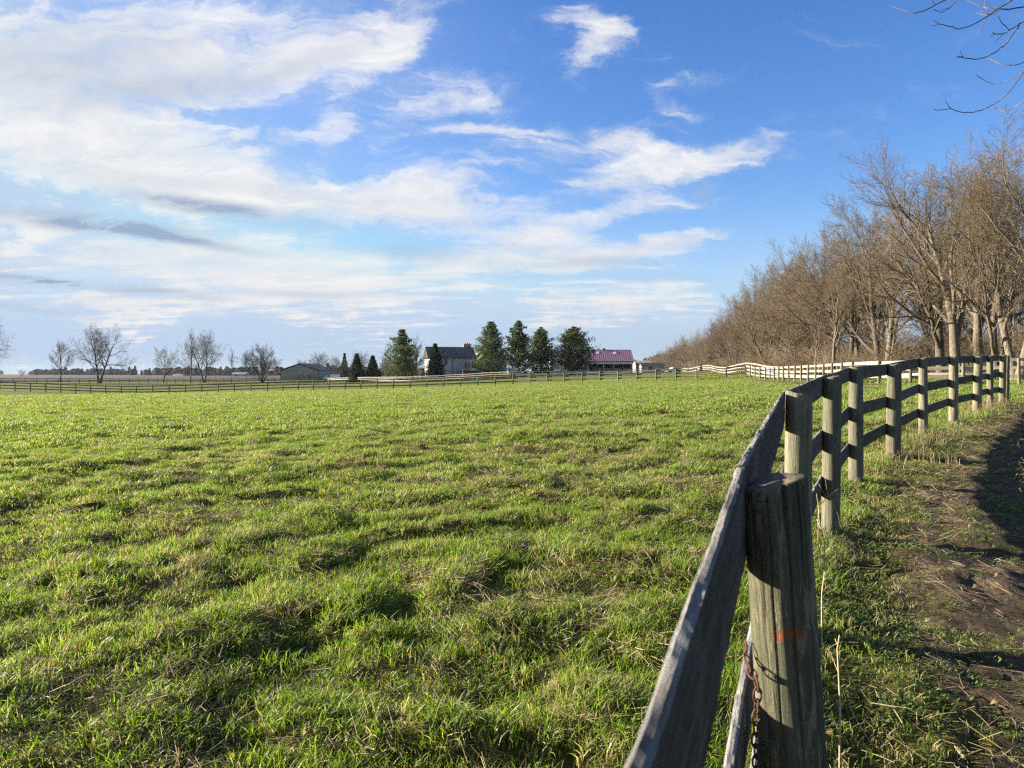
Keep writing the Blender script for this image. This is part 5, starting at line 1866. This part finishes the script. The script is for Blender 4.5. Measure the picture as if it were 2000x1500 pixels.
    low = mrange(nt, Vv, .10, .30)
    fine = mix(nt, low, f3, f2)
    fib = math_n(nt, 'ADD', math_n(nt, 'MULTIPLY', f1, .58), math_n(nt, 'MULTIPLY', fine, .42))
    dens = math_n(nt, 'ADD', cover, math_n(nt, 'MULTIPLY', math_n(nt, 'SUBTRACT', fib, .53), 5.2))
    thick = mrange(nt, dens, .0, 1.65)
    # a thin veil, strongest to the left and low down
    veil = math_n(nt, 'MULTIPLY', mrange(nt, U, .12, -.72, 0, .74), mrange(nt, f1, .3, .62, .55, 1.0))
    veil = math_n(nt, 'MAXIMUM', veil, mrange(nt, Vv, .26, .015, 0, .86))
    alpha = math_n(nt, 'SUBTRACT', 1.0, math_n(nt, 'MULTIPLY', math_n(nt, 'SUBTRACT', 1.0, math_n(nt, 'MULTIPLY', thick, .95)), math_n(nt, 'SUBTRACT', 1.0, veil)), True)
    warm = mix(nt, mrange(nt, Vv, .0, .30), (.90, .865, .85), (1.0, .99, .975))
    body = ramp(nt, math_n(nt, 'ADD', math_n(nt, 'MULTIPLY', fine, .5), math_n(nt, 'MULTIPLY', f1, .5)), [(.36, (.66, .72, .83)), (.5, (.86, .88, .925)), (.60, (1.0, 1.0, 1.0))])
    cc = mix(nt, 1.0, warm, body, 'MULTIPLY')
    veilc = (.47, .60, .82)
    cc = mix(nt, mrange(nt, thick, .0, .5), veilc, cc)
    sdn = math_n(nt, 'MULTIPLY', shade, mrange(nt, fine, .36, .56, .35, 1.0), True)
    cc = mix(nt, sdn, cc, (.32, .41, .58))
    sc_ = N(nt, 'ShaderNodeVectorMath', operation='SCALE'); sc_.inputs['Scale'].default_value = CLOUD_L; nt.links.new(cc, sc_.inputs[0])
    alpha = math_n(nt, 'MAXIMUM', alpha, math_n(nt, 'MULTIPLY', sdn, .9))
    out = mix(nt, alpha, clear, sc_.outputs[0])
    nt.links.new(out, bg.inputs['Color'])
    bg.inputs['Strength'].default_value = SKY_STR
    w.cycles.sampling_method = 'MANUAL'; w.cycles.sample_map_resolution = 512


SKY_STR = 0.05; SKY_SAT = 1.32; SKY_VAL = 1.17; SKY_HUE = .518; CLOUD_L = 4.55
CLOUDS = [
    (120, 110, 420, 150, 0, .9), (60, 200, 240, 90, 0, .5), (420, 60, 240, 90, 12, .5), (740, 50, 260, 75, 20, .8), (560, 130, 220, 50, 15, .55), (390, 120, 130, 40, -25, .5), (760, 110, 140, 30, 38, .6),
    (90, 290, 320, 65, 4, .85), (420, 330, 380, 75, -10, .8), (600, 265, 150, 26, 8, .6), (640, 400, 440, 64, -4, .85), (880, 350, 160, 46, 10, .6), (930, 420, 220, 50, -10, .6), (320, 230, 34, 24, 50, .6), (480, 245, 60, 20, 20, .5), (680, 240, 40, 30, 60, .4),
    (1090, 272, 220, 40, -5, 1.05), (1230, 268, 80, 46, -20, .6), (1340, 318, 210, 44, 12, 1.1), (1450, 288, 100, 30, 22, .7), (1180, 360, 200, 48, 0, .6), (1280, 400, 160, 24, 5, .5), (1150, 430, 200, 30, 14, .5),
    (1130, 55, 62, 44, -10, .9), (1180, 75, 52, 36, 40, .8), (1128, 118, 36, 50, -25, .7), (890, 170, 140, 46, 8, .8), (980, 215, 110, 26, 20, .5), (1390, 155, 110, 22, 10, .6), (1330, 215, 84, 42, -30, .55), (1300, 160, 80, 18, 15, .4), (860, 240, 120, 30, 15, .35),
    (600, 525, 850, 66, 0, .65), (250, 490, 450, 52, -6, .5), (1080, 505, 300, 44, 6, .7), (1310, 468, 130, 20, 8, .8), (1330, 490, 80, 14, 0, .4), (1260, 590, 220, 34, 2, .6), (900, 600, 600, 46, 0, .3), (300, 590, 500, 36, 0, .2),
    (100, 430, 130, 18, -6, .7), (190, 580, 70, 10, -5, .6), (300, 648, 30, 7, 4, .8), (590, 628, 70, 6, 2, .6), (1060, 630, 90, 14, 3, .5)]
SHADES = [(210, 440, 230, 20, -7, 1.1), (340, 470, 190, 11, -9, .7), (430, 408, 230, 18, -10, 1.0), (20, 542, 150, 13, -5, .9), (250, 565, 190, 11, -6, .8), (790, 490, 130, 20, -4, .6), (1372, 370, 36, 16, 22, .7), (1180, 512, 110, 14, 0, .5),
          (330, 180, 240, 34, 8, .4), (120, 120, 300, 80, 0, .42), (620, 120, 160, 22, 20, .3), (300, 350, 260, 20, -6, .3), (40, 600, 140, 10, -4, .5), (1275, 545, 100, 11, 0, .4), (600, 575, 200, 9, -2, .4)]
build_world()



def build_haze():
    m = bpy.data.materials.new('air'); m.use_nodes = True; nt = m.node_tree
    for n in list(nt.nodes):
        if n.type == 'BSDF_PRINCIPLED': nt.nodes.remove(n)
    v = N(nt, 'ShaderNodeVolumePrincipled')
    v.inputs['Color'].default_value = (.80, .88, 1.0, 1); v.inputs['Density'].default_value = HAZE; v.inputs['Anisotropy'].default_value = 0.1
    nt.links.new(v.outputs[0], nt.nodes['Material Output'].inputs['Volume'])
    o = MB().box(-2700, 2700, -2700, 2700, -6, 26).build('haze', m)
    tag(o, kind='stuff')


HAZE = .00004
build_haze()

sun = bpy.data.lights.new('Sun', 'SUN')
sun.energy = 5.0; sun.angle = math.radians(.53); sun.color = (1.0, .90, .73)
so = bpy.data.objects.new('sun', sun); link(so)
sd = Vector((math.cos(SUN_AZ) * math.cos(SUN_EL), math.sin(SUN_AZ) * math.cos(SUN_EL), math.sin(SUN_EL)))
so.rotation_euler = sd.to_track_quat('Z', 'Y').to_euler()
so.location = sd * 60

cam = bpy.data.cameras.new('Camera')
cam.sensor_width = 36.0; cam.lens = 36.0 * F / 2000
cam.clip_start = .05; cam.clip_end = 6000
cam.dof.use_dof = True; cam.dof.focus_distance = 9.0; cam.dof.aperture_fstop = 9.0
co = bpy.data.objects.new('Camera', cam); link(co)
co.location = (0, 0, CAM_Z)
co.rotation_euler = (math.radians(90) - math.atan((750 - HORIZON) / F), 0, 0)
scene.camera = co

scene.view_settings.view_transform = 'Standard'
scene.view_settings.look = 'None'
scene.view_settings.exposure = 2.1
scene.view_settings.gamma = 1.0
cy = scene.cycles
cy.max_bounces = 5; cy.diffuse_bounces = 3; cy.glossy_bounces = 2; cy.transmission_bounces = 3; cy.transparent_max_bounces = 6
cy.sample_clamp_indirect = 6.0
cy.use_denoising = False; cy.denoiser = 'OPENIMAGEDENOISE'; cy.denoising_input_passes = 'RGB_ALBEDO_NORMAL'; cy.denoising_prefilter = 'ACCURATE'
cy.pixel_filter_type = 'BLACKMAN_HARRIS'; cy.filter_width = 1.3
